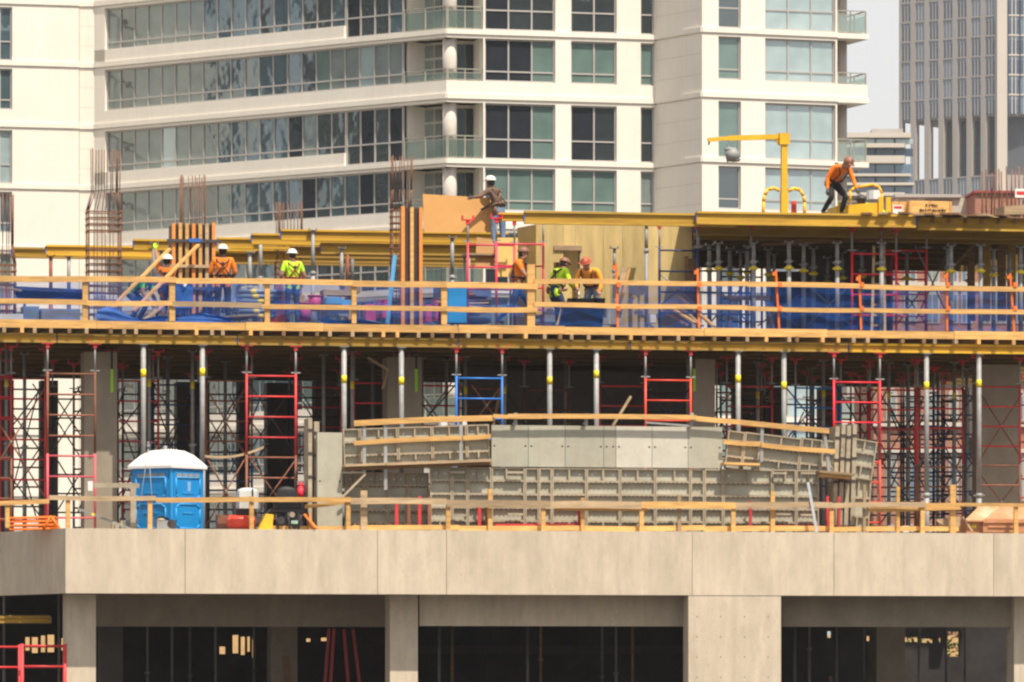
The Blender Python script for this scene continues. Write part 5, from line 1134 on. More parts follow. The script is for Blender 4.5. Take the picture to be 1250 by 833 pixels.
# ================================================================== things on the first floor slab and below
v=VE+.8
t=thing('orange_lattice','heap of bright orange lattice frames on the slab at the far left','lattice frame',U(43,v),v,ZF1); r=random.Random(4)
orc=mat('bright_orange_paint',(.85,.20,.02),.5,var=.1,jitter=0)
for k in range(4):
    z=.10+.1*k; m=MB(); u0=U(12,v)-U(43,v); u1=U(72,v)-U(43,v); a=.15*k
    m.tube((u0,a,z),(u1,a,z+.04),.022,n=6).tube((u0,a+.3,z+.03),(u1,a+.3,z+.07),.022,n=6)
    for q in range(14): x=u0+(u1-u0)*q/13; m.tube((x,a,z),(x+(u1-u0)/26,a+.3,z+.04),.014,n=5)
    part('lattice',m.mesh('lattice',orc),t)
m=MB(); m.tube((U(52,v)-U(43,v),-.05,.1),(U(62,v)-U(43,v),-.05,.46),.03).tube((U(74,v)-U(43,v),-.1,.05),(U(62,v)-U(43,v),-.1,.44),.04); part('stay',m.mesh('stay',orc),t)
lbar('striped_pole',(95,621),(160,646),VE+.5,VE+.3,.06,.06,gsteel,'grey pole with yellow bands lying on the slab left of the blue toilet','pole')
for k in range(3): lbar('yellow_band',(112+k*17,627.5+k*6.5),(116+k*17,629+k*6.5),VE+.45-.05*k,VE+.44-.05*k,.068,.068,ytag,f'yellow band on the grey pole, {ORD[k]} from its upper end','band',group='yellow bands on the pole')
t=thing('steel_gallows','weathered grey T shaped steel frame left of the blue toilet','frame',U(163,VE+.5),VE+.5,ZF1); h=Z(163,590,VE+.5)-ZF1; w=U(108,VE+.5)-U(163,VE+.5)
part('post',MB().box((-.08,-.05,0),(.06,.05,h-.12)).mesh('post',formg),t); part('cross_bar',MB().box((w,-.05,h-.119),(.14,.05,h)).mesh('cross_bar',formg),t); part('end_fitting',MB().box((w-.02,-.06,h-.2),(w+.1,.06,h+.04)).mesh('end_fitting',wht),t)
for k in range(9):
    px=132+rnd.uniform(0,28); lbox('steel_fitting',px,px+rnd.uniform(5,9),rnd.uniform(632,641),650,VE+.6+.05*k,.2,rnd.choice((gsteel,dsteel,formg)),f'grey steel fitting in the heap left of the blue toilet, {ORD[k]} piece from the front','fitting',group='steel fittings left of the toilet')
# small compactor before the toilet
v=VE+.34; t=thing('small_engine','small grey engine standing before the blue toilet','engine',U(202,v),v,ZF1); x=lambda px:U(px,v)-U(202,v); z_=lambda y:Z(202,y,v)-ZF1
part('engine_block',MB().box((x(191),-.1,z_(646)),(x(208),.18,z_(636))).mesh('engine_block',gry),t); part('cylinder',MB().tube((x(209),-.1,z_(640)),(x(209),.2,z_(640)),.12,n=12).mesh('cylinder',dsteel),t); part('handle',MB().path([(x(190),0,z_(634)),(x(197),0,z_(631)),(x(206),0,z_(634))],.025).mesh('handle',dsteel),t); part('tank',MB().ball((x(196),0,z_(635)),(.13,.12,.06),10,5).mesh('tank',formg),t)
# red compressor with pale tank
v=VE+.55; t=thing('red_compressor','red compressor with a pale rounded tank on top, right of the toilet','compressor',U(288,v),v,ZF1); x=lambda px:U(px,v)-U(288,v); z_=lambda y:Z(288,y,v)-ZF1
part('drum',MB().tube((x(280),0,z_(638)),(x(308),0,z_(638)),.19,n=16).ball((x(280),0,z_(638)),(.10,.19,.19),12,7).ball((x(308),0,z_(638)),(.10,.19,.19),12,7).mesh('drum',ored),t)
part('side_cover',MB().box((x(265),-.1,z_(648)),(x(279),.25,z_(629))).mesh('side_cover',rust),t)
m=MB(); m.prism([(x(291),-.18),(x(312),-.18),(x(315),-.08),(x(315),.3),(x(290),.3),(x(290),-.1)],z_(621),z_(600)); m.ball((x(302.5),.05,z_(600)),(.27,.24,.10),14,7,z0=0.); part('tank',m.mesh('tank',mat('pale_grey_plastic2',(.60,.60,.58),.5,jitter=0)),t)
part('strap',MB().box((x(306),-.195,z_(620)),(x(308),-.183,z_(597))).mesh('strap',blk),t); part('motor',MB().box((x(286),0,z_(629)),(x(312),.2,z_(621))).tube((x(315),-.1,z_(636)),(x(315),.1,z_(636)),.14,n=12).mesh('motor',dsteel),t)
part('hose',MB().path([(x(318),-.1,z_(648)),(x(322),-.12,z_(630)),(x(330),-.1,z_(622)),(x(336),0,z_(630))],.03).mesh('hose',blk),t)
# power trowel / engine with black seat
v=VE+.5; t=thing('ride_on_trowel','black ride on concrete trowel with seat and yellow ring guard behind the rail','trowel machine',U(350,v),v,ZF1); x=lambda px:U(px,v)-U(350,v); z_=lambda y:Z(350,y,v)-ZF1
m=MB(); m.prism([(x(338),-.05),(x(362),-.05),(x(362),.12),(x(338),.12)],z_(614),z_(600)); m.ball((x(350),.035,z_(600)),(.255,.085,.13),14,6,z0=0.); part('seat_back',m.mesh('seat_back',blk),t)
part('seat_cushion',MB().box((x(334),-.35,z_(621)),(x(366),.1,z_(615))).mesh('seat_cushion',blk),t); part('frame',MB().box((x(331),-.3,z_(626)),(x(369),.2,z_(621.2))).tube((x(334),-.25,z_(626)),(x(338),-.25,z_(648)),.03).tube((x(366),-.25,z_(626)),(x(362),-.25,z_(648)),.03).tube((x(349),-.33,z_(626)),(x(351),-.33,z_(648)),.03).mesh('frame',dsteel),t)
part('engine_block',MB().box((x(338),-.2,z_(648)),(x(362),.2,z_(627))).tube((x(354),-.34,z_(629)),(x(354),-.19,z_(629)),.09,n=12).tube((x(341),-.3,z_(636)),(x(341),-.19,z_(636)),.10,n=12).box((x(346),-.26,z_(634)),(x(350),-.19,z_(627.5))).tube((x(358),-.28,z_(643)),(x(358),-.19,z_(643)),.07,n=10).mesh('engine_block',dsteel),t)
part('air_filter',MB().tube((x(354),-.36,z_(629)),(x(354),-.335,z_(629)),.07,n=12).mesh('air_filter',formg),t); part('battery',MB().box((x(353),-.34,z_(640)),(x(361),-.21,z_(636))).mesh('battery',mat('pale_green_plastic',(.35,.5,.4),.5,jitter=0)),t)
for s,(a,b,c,mm) in enumerate(((314,325,632,yel),(384,370,630,MATS['orange_stained_timber']))):
    m=MB(); m._add([(x(a-2),-.45,z_(648)),(x(b+4),-.45,z_(648)),(x(b+6),-.40,z_(c-3)),(x(b-3 if s==0 else b+4),-.40,z_(c-4)),(x(a-2),-.1,z_(648)),(x(b+4),-.1,z_(648)),(x(b+6),-.1,z_(c-3)),(x(b-3 if s==0 else b+4),-.1,z_(c-4))],[(0,1,2,3),(7,6,5,4),(0,4,5,1),(1,5,6,2),(2,6,7,3),(3,7,4,0)]); part('ring_guard',m.mesh('ring_guard',mm),t)
lbar('tan_board',(386,645),(372,628),VE+.1,VE+.2,.30,.04,MATS['orange_stained_timber'],'tan panel leaning at the right side of the ride on trowel','panel')
t=thing('fire_extinguisher','red fire extinguisher standing behind the trowel seat','extinguisher',U(367,VE+.9),VE+.9,Z(367,608,VE+.9)); part('cylinder',MB().tube((0,0,0),(0,0,.26),.085,n=12).ball((0,0,.26),(.085,.085,.05),12,4).mesh('cylinder',bred),t); part('valve',MB().tube((0,0,.29),(0,0,.38),.03).bar((-.06,0,.37),(.08,0,.40),.03,.03).path([(.03,0,.35),(.10,0,.30),(.09,0,.12)],.015).mesh('valve',bred),t)
lbox('tool_stand',360,376,608.5,650,VE+.9,.3,dsteel,'dark stand under the red fire extinguisher','stand'); lbox('white_helmet_box',364,373,587,592,VE+1.2,.2,wht,'small white box above the red fire extinguisher','box'); lbox('box_stand',362,375,592.5,650,VE+1.22,.2,dsteel,'dark stand under the small white box','stand')
# tan skip at the right end
v=VE+.5; t=thing('tan_skip','rusty tan steel skip with a worn sloping lid at the right end of the slab','skip',U(1212,v),v,ZF1); x=lambda px:U(px,v)-U(1212,v); z_=lambda y:Z(1212,y,v)-ZF1
part('body',MB().box((x(1200),0,.02),(x(1262),1.1,z_(634))).mesh('body',tan),t); part('side_body',MB().box((x(1181),.12,.02),(x(1200)-.002,1.1,z_(635))).mesh('side_body',tan),t)
m=MB(); m._add([(x(1178),0,z_(635)),(x(1200),-.03,z_(635)),(x(1228),.4,z_(617)),(x(1202),.5,z_(617)),(x(1178),.0,z_(637)),(x(1200),-.03,z_(637)),(x(1228),.45,z_(619)),(x(1202),.5,z_(619))],[(0,1,2,3),(7,6,5,4),(0,4,5,1),(1,5,6,2),(2,6,7,3),(3,7,4,0)]); part('lid',m.mesh('lid',mat('worn_tan',(.58,.30,.15),.6,var=.2,dirt=.8,dirt_col=(.75,.62,.5),dscale=1.6,jitter=0)),t)
m=MB(); m._add([(x(1200),.01,z_(634)+.002),(x(1262),.01,z_(634)+.002),(x(1262),.42,z_(617)),(x(1228),.42,z_(617)),(x(1200),.3,z_(634)+.002),(x(1262),.9,z_(634)+.002),(x(1262),.6,z_(617)),(x(1228),.6,z_(617))],[(0,1,2,3),(7,6,5,4),(0,4,5,1),(1,5,6,2),(2,6,7,3),(3,7,4,0)]); part('hood',m.mesh('hood',tan),t)
part('rim',MB().bar((x(1200),-.03,z_(637)),(x(1262),-.03,z_(637)),.05,.06).bar((x(1206),-.02,z_(643)),(x(1240),-.02,z_(643)),.03,.05).mesh('rim',tan),t); part('label_plate',MB().box((x(1188),.108,z_(645)),(x(1193),.119,z_(641))).mesh('label_plate',ytag),t)
sheet('broken_board',[(1143,634),(1150,649),(1172,648),(1172,631)],VE+.45,.05,oldtim,'dirty board with a round hole lying left of the tan skip','board',.15); lbar('loose_plank',(1175,631),(1187,649),VE+.4,VE+.35,.14,.05,oldtim,'short plank end leaning beside the tan skip','plank')
for k,(px,y) in enumerate(((1084,641),(1102,642),(1079,644))): lbox('rubble_bag',px,px+8,y,650,VE+.7,.2,wht if k else gsteel,['grey lump on the slab right of the bright red tower','pale bag behind the tall thin rail post','second pale bag beside the bright red tower foot'][k],'bag')
for k,(px,y,v) in enumerate(((541,514,.9),(565,513,1.0))): lbox('white_sack',px-6,px+6,y-3,y+40,v,.4,wht,['white sack glimpsed above the ribbed shutters, left one','white sack glimpsed at the foot of the bright blue frame'][k],'sack',bev=.08)
lbar('aluminium_rail',(788,516),(842,520),VE+.9,VE+.9,.05,.05,gsteel,'slender grey rail lying above the smooth shutters at the orange red frame','rail')
# prop feet and clamps on the slab
# ------------------------------------------------------------------ lowest storey
v=1.5
for k,(px,v,m) in enumerate(((180,3.4,gsteel),(210,3.2,gsteel),(263,4.,gsteel),(232,6,gsteel),(310,6.,gsteel),(536,1.6,gsteel),(552,2.6,oldtim),(644,1.8,gsteel),(660,3.,oldtim),(752,1.6,gsteel),(735,4.,gsteel),(772,3.,oldtim),(970,2.,gsteel),(988,1.8,gsteel),(1021,3.,gsteel),(1054,4.,gsteel),(1122,3.,gsteel),(1155,4.2,gsteel),(1178,2.8,gsteel),(5,2.,gsteel),(72,3.,gsteel))):
    t=thing('shoring_prop',f'slim prop in the lowest storey, {["first","second","third","fourth","fifth"][k] if k<5 else ORD[k-5] if k<12 else ORD[k-12] if k<19 else ORD[k-19]} from the left {"in the left bay" if k<5 else "in the wide middle bay" if k<12 else "in the right bay" if k<19 else "in the far left bay"}','prop',U(px,v),v,.0,group='props in the lowest storey')
    prop_parts(t,ZF1-.365,r=.04,tagz=None,collar=rnd.uniform(.35,.75),m=mat('prop_steel_shaded',(.13,.12,.115),.7,jitter=.3) if m is gsteel else brownt)  # steel darkened in colour so the props sink into the storey's shade
t=thing('ladder_scaffold','dull red frame in the lowest storey at the left edge','scaffold frame',U(52,VE+1.),VE+1.,Z(52,785,VE+1.)-2.,group='frames in the lowest storey'); frame_parts(t,3.62,7,red,round(U(79,VE+1)-U(27,VE+1),2),.05)
t.location=W(U(53,VE+1.),VE+1.,0)
t=thing('ladder_scaffold','second dull red frame in the lowest storey cut by the left edge','scaffold frame',U(-8,VE+1.4),VE+1.4,0,group='frames in the lowest storey'); frame_parts(t,3.6,7,red,round(U(24,VE+1)-U(-40,VE+1),2),.04)
beam('formwork_beam',round(U(62,1.5)-U(-40,1.5),2),ydull,'dull yellow beam hanging in the dark bay at the left edge',U(-40,1.5),1.5,Z(0,761,1.5),h=.18)
beam('formwork_beam',round(U(60,2.2)-U(-40,2.2),2),ydull,'second dull yellow beam behind the one in the dark left bay',U(-40,2.2),2.2,Z(0,757,2.2),h=.12)
v=1.8; t=thing('red_stepladder','tall dark red stepladder standing in the dark bay left of the middle column','stepladder',U(425,v),v,0); x=lambda px:U(px,v)-U(425,v)
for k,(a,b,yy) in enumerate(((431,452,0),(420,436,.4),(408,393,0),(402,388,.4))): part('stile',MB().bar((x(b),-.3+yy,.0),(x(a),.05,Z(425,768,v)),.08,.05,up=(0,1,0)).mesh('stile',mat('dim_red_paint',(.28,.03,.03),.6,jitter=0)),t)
for k in range(3): part('step',MB().box((x(424),-.2,1.7-.45*k),(x(448),.15,1.74-.45*k)).mesh('step',MATS['dim_red_paint']),t)
lbar('leaning_timber',(349,800),(351,835),4.9,4.8,.16,.06,brownt,'brown timber leaning on the inner column left of the stepladder','timber')
lbar('leaning_timber',(1013,826),(1016,840),3.,3.,.14,.06,brownt,'brown timber stub standing in the dark right bay','timber')
# ================================================================== people
skinm=mat('skin_warm',(.42,.22,.14),.6,var=.05,jitter=.08); skind=mat('skin_dark',(.16,.08,.05),.6,var=.05,jitter=.05)
hiv_o=mat('hi_vis_orange',(.95,.22,.01),.75,bump=1.,dirt=.3,dirt_col=(.45,.12,.02),dscale=5,var=.14,scale=9,jitter=0); hiv_y=mat('hi_vis_lime',(.55,.90,.03),.75,bump=1.,dirt=.3,dirt_col=(.3,.45,.03),dscale=5,var=.05,jitter=0); hiv_g=mat('hi_vis_green',(.12,.75,.12),.75,bump=1.,dirt=.3,dirt_col=(.12,.10,.08),dscale=5,var=.05,jitter=0); hiv_a=mat('hi_vis_amber',(.92,.36,.03),.75,bump=1.,dirt=.3,dirt_col=(.12,.10,.08),dscale=5,var=.05,jitter=0)
brsh=mat('brown_shirt',(.13,.075,.055),.8,bump=1.,dirt=.3,dirt_col=(.12,.10,.08),dscale=5,var=.1,jitter=0); jean=mat('blue_jeans',(.16,.24,.38),.8,bump=1.,dirt=.3,dirt_col=(.12,.10,.08),dscale=5,var=.15,scale=6,jitter=0); djean=mat('dark_jeans',(.035,.06,.13),.8,bump=1.,dirt=.3,dirt_col=(.12,.10,.08),dscale=5,var=.15,jitter=0); blkc=mat('black_cloth',(.02,.018,.02),.85,bump=1.,dirt=.3,dirt_col=(.12,.10,.08),dscale=5,var=.2,jitter=0)
boot=mat('work_boots',(.09,.055,.035),.7,jitter=0); strapm=mat('harness_strap',(.05,.03,.035),.7,jitter=0); strapr=mat('harness_red',(.30,.04,.04),.7,jitter=0)
hw=mat('helmet_white',(.78,.76,.72),.35,var=.05,dirt=.3,dirt_col=(.3,.22,.17),dscale=8,jitter=0); hbr=mat('helmet_brown',(.26,.11,.07),.45,jitter=0); hrd=mat('helmet_red',(.45,.10,.05),.45,jitter=0); hblk=mat('helmet_black',(.05,.045,.045),.5,dirt=.5,dirt_col=(.4,.38,.36),dscale=9,jitter=0); hair=mat('dark_hair',(.03,.02,.015),.9,jitter=0)
white_eye=mat('eye_white',(.7,.7,.68),.4,jitter=0); glove=mat('work_glove',(.10,.09,.09),.8,jitter=0)
STD=dict(pelvis=(0,0,.95),waist=(0,0,1.10),chest=(0,0,1.32),neck=(0,0,1.47),head=(0,-.02,1.60),
 lsh=(.19,0,1.41),lel=(.25,.02,1.13),lwr=(.26,-.06,.88),rsh=(-.19,0,1.41),rel=(-.25,.02,1.13),rwr=(-.26,-.06,.88),
 lhip=(.095,0,.90),lkn=(.11,-.02,.49),lan=(.12,.02,.08),rhip=(-.095,0,.90),rkn=(-.11,-.02,.49),ran=(-.12,.02,.08))
def person(label,u,v,z,yaw,pose={},shirt=hiv_o,pants=djean,sleeve='short',skin=skinm,helmet=hw,harness=strapm,hands=None,face_down=0.,drop=0.,scale=1.2,cloth=None,brim=True):
    J={k:Vector(c) for k,c in STD.items()}; J.update({k:Vector(c) for k,c in pose.items()})
    if drop:
        for n_ in J:
            if n_[1:] not in ('kn','an','toe'): J[n_].z-=drop
        for n_ in ('lkn','rkn'): J[n_].y-=drop*.7; J[n_].z-=drop*.2
    for s in 'lr': J[s+'toe']=J[s+'an']+Vector((0,-.17,-.035)) if s+'toe' not in pose else J[s+'toe']
    names=['pelvis','waist','chest','neck','lsh','lel','lwr','rsh','rel','rwr','lhip','lkn','lan','ltoe','rhip','rkn','ran','rtoe']
    rad=dict(pelvis=(.145,.11),waist=(.135,.105),chest=(.17,.125),neck=(.058,.058),sh=(.075,.07),el=(.05,.05),wr=(.036,.034),hip=(.10,.095),kn=(.068,.07),an=(.048,.052),toe=(.05,.035))
    ed=[('pelvis','waist'),('waist','chest'),('chest','neck'),('chest','lsh'),('lsh','lel'),('lel','lwr'),('chest','rsh'),('rsh','rel'),('rel','rwr'),('pelvis','lhip'),('lhip','lkn'),('lkn','lan'),('lan','ltoe'),('pelvis','rhip'),('rhip','rkn'),('rkn','ran'),('ran','rtoe')]
    vs=[];idx={};rr=[];es=[]
    for n in names: idx[n]=len(vs); vs.append(J[n]); rr.append(rad[n] if n in rad else rad[n[1:]])
    mids={'sh-el':.066,'el-wr':.047,'hip-kn':.092,'kn-an':.064}
    for a,b in ed:
        k=a[1:]+'-'+b[1:]
        if k in mids:
            m=len(vs); vs.append(J[a].lerp(J[b],.35)); rr.append((mids[k],mids[k])); es+=[(idx[a],m),(m,idx[b])]
        else: es.append((idx[a],idx[b]))
    me=bpy.data.meshes.new('body_base'); me.from_pydata([tuple(p) for p in vs],es,[]); ob=bpy.data.objects.new('body_base',me); COL.objects.link(ob)
    ob.modifiers.new('Skin','SKIN'); sub=ob.modifiers.new('Sub','SUBSURF'); sub.levels=2; sub.render_levels=2
    for i,sv in enumerate(me.skin_vertices[0].data): sv.radius=rr[i]; sv.use_root=(i==0)
    bpy.context.view_layer.update(); dg=bpy.context.evaluated_depsgraph_get(); ev=ob.evaluated_get(dg); em=bpy.data.meshes.new_from_object(ev)
    V=[v_.co.copy() for v_ in em.vertices]; F=[tuple(p.vertices) for p in em.polygons]
    bpy.data.objects.remove(ob); bpy.data.meshes.remove(em)
    zones=[('pelvis','waist',1,.15),('waist','chest',0,.15),('chest','neck',0,.10),('chest','lsh',0,.09),('chest','rsh',0,.09),('lsh','lel',0,.06),('rsh','rel',0,.06),('lel','lwr',3,.05),('rel','rwr',3,.05),('pelvis','lhip',1,.11),('pelvis','rhip',1,.11),('lhip','lkn',1,.09),('rhip','rkn',1,.09),('lkn','lan',1,.06),('rkn','ran',1,.06),('lan','ltoe',2,.05),('ran','rtoe',2,.05)]
    def zone(p):
        best=None
        for a,b,mi,r_ in zones:
            A,B=J[a],J[b]; d=B-A; t_=max(0,min(1,(p-A).dot(d)/d.length_squared)); q=(p-(A+d*t_)).length/r_
            if best is None or q<best[0]: best=(q,mi,t_,a)
        mi,t_,a=best[1],best[2],best[3]
        if mi==3: mi=0 if sleeve=='long' and t_<.9 else 3
        if a in('lsh','rsh') and sleeve=='short' and t_>.62: mi=3
        if a=='chest' and best[2]>.75 and p.z>J['neck'].z-.03 and (p-J['neck']).length<.1: mi=3
        if a=='pelvis' and t_>.55: mi=0
        return mi
    b=MB(); b._add(V,F,0,True); b.m=[zone(sum((V[i] for i in f),Vector())/len(f)) for f in F]
    # head with face and ears
    hd=J['head']; fw=Vector((0,-math.cos(face_down),-math.sin(face_down))); up=Vector((0,-math.sin(face_down),math.cos(face_down))); 
    hy=pose.get('head_yaw',0.)
    if isinstance(hy,float):
        rz=Matrix.Rotation(hy,3,'Z'); fw=rz@fw; up=rz@up
    sx=fw.cross(up)
    M=Matrix((sx,-fw,up)).transposed()
    def addl(src,mi):
        n=len(b.v); b.v+=[tuple(hd+M@Vector(p)) for p in src.v]; b.f+=[tuple(i+n for i in f) for f in src.f]; b.m+=[mi]*len(src.f); b.s+=[True]*len(src.f)
    h=MB(); h.ball((0,0,.02),(.076,.095,.105),14,10).ball((0,-.03,-.055),(.055,.065,.06),12,8)
    h.tube((0,-.088,.02),(0,-.112,-.012),.010,.017,n=6).ball((0,-.088,-.055),(.026,.010,.008),8,4)
    for s in (-1,1): h.ball((s*.078,.005,.005),(.012,.022,.032),8,5)
    h.tube((0,.02,-.14),(0,.01,-.03),.055,.06,n=10)
    addl(h,3)
    # hands: palm, four fingers and a thumb, slightly curled
    for s in 'lr':
        w=J[s+'wr']; d=(w-J[s+'el']).normalized(); side=d.cross(Vector((0,1,0))); side=side.normalized() if side.length>.2 else Vector((1,0,0)); nrm=d.cross(side).normalized()
        c=w+d*.055; hb=MB(); 
        hb.tube(w-d*.01,w+d*.095,.032,.036,n=8)
        for k,(o,L) in enumerate(((-.030,.065),(-.010,.078),(.011,.074),(.030,.058))):
            p0=w+d*.085+side*o; p1=p0+d*(L*.55)+nrm*.010; p2=p1+d*(L*.35)+nrm*.028; hb.tube(p0,p1,.0095,.009,n=6).tube(p1,p2,.009,.0075,n=6)
        sg=1 if s=='l' else -1
        p0=w+d*.03+side*(.03*sg); p1=p0+side*(.035*sg)+d*.03+nrm*.01; p2=p1+d*.035+nrm*.015; hb.tube(p0,p1,.012,.010,n=6).tube(p1,p2,.010,.008,n=6)
        b._add(hb.v,hb.f,4 if hands else 3,True)
    t=thing('person',label,'person',u,v,z,yaw); t.scale=(scale,)*3
    part('body',b.mesh('body',[shirt,pants,boot,skin,hands or skin]),t)
    def hpart(name,src,m):
        q=MB(); q.v=[tuple(hd+M@Vector(p)) for p in src.v]; q.f=src.f; q.m=src.m; q.s=src.s; return part(name,q.mesh(name,m),t)
    e=MB(); 
    for s in (-1,1): e.ball((s*.03,-.083,.018),(.012,.010,.008),8,5)
    hpart('eyes',e,hair)
    q=MB(); q.ball((0,.012,.03),(.082,.095,.098),14,6,z0=-.15,z1=.6); q.ball((0,.035,-.01),(.078,.072,.07),12,6); hpart('hair',q,hair)
    if helmet:
        q=MB(); q.ball((0,0,.055),(.112,.132,.105),18,8,z0=-.1)
        if brim is True: q.tube((0,-.01,.045),(0,-.01,.057),.150,.146,n=20)
        else: q.ball((0,-.10,.05),(.095,.085,.014),14,5)
        q.bar((0,.12,.09),(0,-.10,.155),.03,.012)
        hpart('helmet',q,helmet)
    if harness:
        ax=(J['neck']-J['waist']).normalized(); bk=Vector((0,1,0)); bk=(bk-ax*bk.dot(ax)).normalized(); C=J['chest']; side=(J['lsh']-J['rsh']).normalized()
        q=MB()
        for s in (-1,1):
            for f in (1,-1):
                q.path([C+side*.14*s+ax*.125+bk*.02*f, C+side*.12*s+ax*.06+bk*.135*f, C+side*(.02*s if f>0 else .10*s)-ax*.03+bk*.148*f, J['waist']+side*.13*s*(1 if f<0 else -1)+bk*.125*f],.017,n=6)
        rng=[J['waist']-ax*.02+side*(.178*math.cos(a))+bk*(.138*math.sin(a)) for a in [2*math.pi*i/16 for i in range(17)]]; q.path(rng,.026,n=6)
        hn=part('harness',q.mesh('harness',harness),t)
        part('back_ring',MB().ball(C-ax*.0+bk*.155,(.045,.02,.045),8,5).mesh('back_ring',strapm),hn)
        lea=mat('leather',(.20,.11,.06),.7,jitter=0)
        for s_,d_ in ((1,.04),(-1,-.02)): part('tool_pouch',MB().ball(J['pelvis']+side*.165*s_+bk*d_,(.035,.058,.083),8,6).mesh('tool_pouch',lea),hn)
    return t
zd2=Z2+.003
def yface(deg): return R(deg)      # 0 faces the camera, 180 faces away, +90 faces right
# 1 worker in brown shirt on the platform, reaching left to the orange sheet
zp=Z2+ZPL+.05
person('worker in a brown shirt and jeans reaching out to the orange plywood sheet',U(609,3.2),3.2,zp,R(180+35),
 dict(waist=(0,-.02,1.10),chest=(.02,-.10,1.33),neck=(.03,-.17,1.47),head=(.04,-.22,1.60),lsh=(.20,-.12,1.41),rsh=(-.16,-.14,1.40),lel=(.42,-.17,1.27),lwr=(.66,-.16,1.23),rel=(-.20,-.30,1.18),rwr=(.02,-.42,1.05),lkn=(.13,-.04,.49),rkn=(-.12,.0,.49)),brsh,jean,'short',skind,hw,mat('tan_harness',(.22,.15,.09),.7,jitter=0),hands=glove,brim='front')
# 2 orange hoodie worker bent on the top deck
person('worker in orange hooded top and black trousers stooping beside the yellow tray',U(1021,.75),.75,Z3+.003,R(28),
 dict(pelvis=(0,.16,.74),waist=(0,.05,.86),chest=(0,-.13,1.01),neck=(0,-.27,1.09),head=(0,-.37,1.14),lsh=(.20,-.16,1.08),rsh=(-.20,-.16,1.08),lel=(.27,-.26,.80),lwr=(.24,-.40,.58),rel=(-.29,-.02,.82),rwr=(-.32,-.06,.56),lhip=(.1,.14,.71),rhip=(-.1,.14,.71),lkn=(.15,-.14,.44),lan=(.16,.02,.08),rkn=(-.17,-.04,.42),ran=(-.22,.22,.08)),hiv_o,blkc,'long',skinm,hbr,strapm,hands=glove,face_down=.7,brim='front')
# 3 head and shoulders behind the tray
person('worker in lime top and dark cap crouching behind the yellow tray',U(1066,2.6),2.6,Z3+.003,R(-100),
 dict(pelvis=(0,.22,.22),waist=(0,.10,.28),chest=(0,-.10,.36),neck=(0,-.22,.41),head=(0,-.28,.50),lsh=(.18,-.10,.40),rsh=(-.18,-.10,.40),lel=(.24,-.22,.20),lwr=(.16,-.40,.10),rel=(-.24,-.22,.20),rwr=(-.16,-.40,.10),lhip=(.1,.22,.20),rhip=(-.1,.22,.20),lkn=(.16,-.10,.10),lan=(.14,.32,.07),ltoe=(.14,.48,.05),rkn=(-.16,-.10,.10),ran=(-.14,.32,.07),rtoe=(-.14,.48,.05)),hiv_y,djean,'short',skind,hblk,None,brim='none',scale=1.15)
# 4 orange shirt, seen from behind
person('worker in an orange shirt with dark harness seen from behind beside the timber column form',U(272,1.2),1.2,Z2+.003,R(172),
 dict(lel=(.27,-.03,1.14),lwr=(.22,-.22,1.03),rel=(-.27,-.03,1.14),rwr=(-.20,-.24,1.05)),hiv_a if False else hiv_o,blkc,'none',skind,hw,strapm)
# 5 lime tee
person('worker in a lime shirt with red harness and white helmet seen from behind',U(357,.8),.8,Z2+.003,R(195),
 dict(lel=(.27,-.02,1.13),lwr=(.24,-.2,1.02),rel=(-.30,.0,1.14),rwr=(-.30,-.16,.95)),hiv_y,djean,'short',skinm,hw,strapr,scale=1.13)
# 6 green shirt crouching by the braces
person('worker in a bright green shirt bending low behind the left timber brace',U(170,1.9),1.9,Z2+.03,R(55),
 dict(pelvis=(0,.22,.78),waist=(0,.12,.90),chest=(0,-.12,1.00),neck=(0,-.30,1.03),head=(0,-.42,1.02),lsh=(.19,-.16,1.04),rsh=(-.19,-.16,1.04),lel=(.22,-.2,.75),lwr=(.15,-.36,.52),rel=(-.22,-.2,.75),rwr=(-.15,-.36,.52),lhip=(.1,.2,.76),rhip=(-.1,.2,.76),lkn=(.14,-.05,.46),rkn=(-.14,-.02,.46),lan=(.14,.12,.08),ran=(-.14,.15,.08)),hiv_g,djean,'short',skinm,djean,strapm,drop=.08,face_down=1.1,brim='none')
# 7 orange vest reaching up
person('worker in an orange vest reaching up with a lime glove between the timber braces',U(204,1.7),1.7,Z2+.02,R(150),
 dict(rel=(.0,-.1,1.2),rwr=(.1,-.25,1.1),lsh=(.18,0,1.43),lel=(.26,-.10,1.62),lwr=(.34,-.16,1.88),chest=(0,-.04,1.33)),hiv_o,djean,'none',skinm,hw,strapm,hands=hiv_y,drop=.22)
# 8 walking, orange shirt
person('worker in an orange shirt and brown helmet walking to the right behind the red frames',U(632,.62),.62,Z2+.003,R(80),
 dict(chest=(0,-.06,1.32),waist=(0,-.02,1.1),neck=(0,-.09,1.47),head=(0,-.12,1.60),lel=(.23,.16,1.16),lwr=(.22,.10,.92),rel=(-.23,-.14,1.14),rwr=(-.2,-.34,1.0),lkn=(.1,-.24,.52),lan=(.1,-.30,.10),rkn=(-.1,.10,.50),ran=(-.1,.46,.14)),hiv_o,djean,'short',skinm,hbr,strapm,brim='front')
# 9 lime jacket facing the wall
person('worker in a lime jacket and dark vest looking down before the door opening',U(681,1.2),1.2,Z2+.003,R(120),
 dict(pelvis=(0,.10,.84),waist=(0,.04,.98),chest=(0,-.06,1.19),neck=(0,-.13,1.32),head=(0,-.19,1.43),lsh=(.20,-.07,1.28),rsh=(-.20,-.07,1.28),lel=(.29,-.06,1.0),lwr=(.2,-.28,.92),rel=(-.30,-.08,1.0),rwr=(-.18,-.30,.90),lhip=(.1,.09,.80),rhip=(-.1,.09,.80),lkn=(.12,-.10,.46),rkn=(-.12,-.08,.46)),hiv_y,djean,'long',skinm,hbr,strapm,face_down=.3,brim='front')
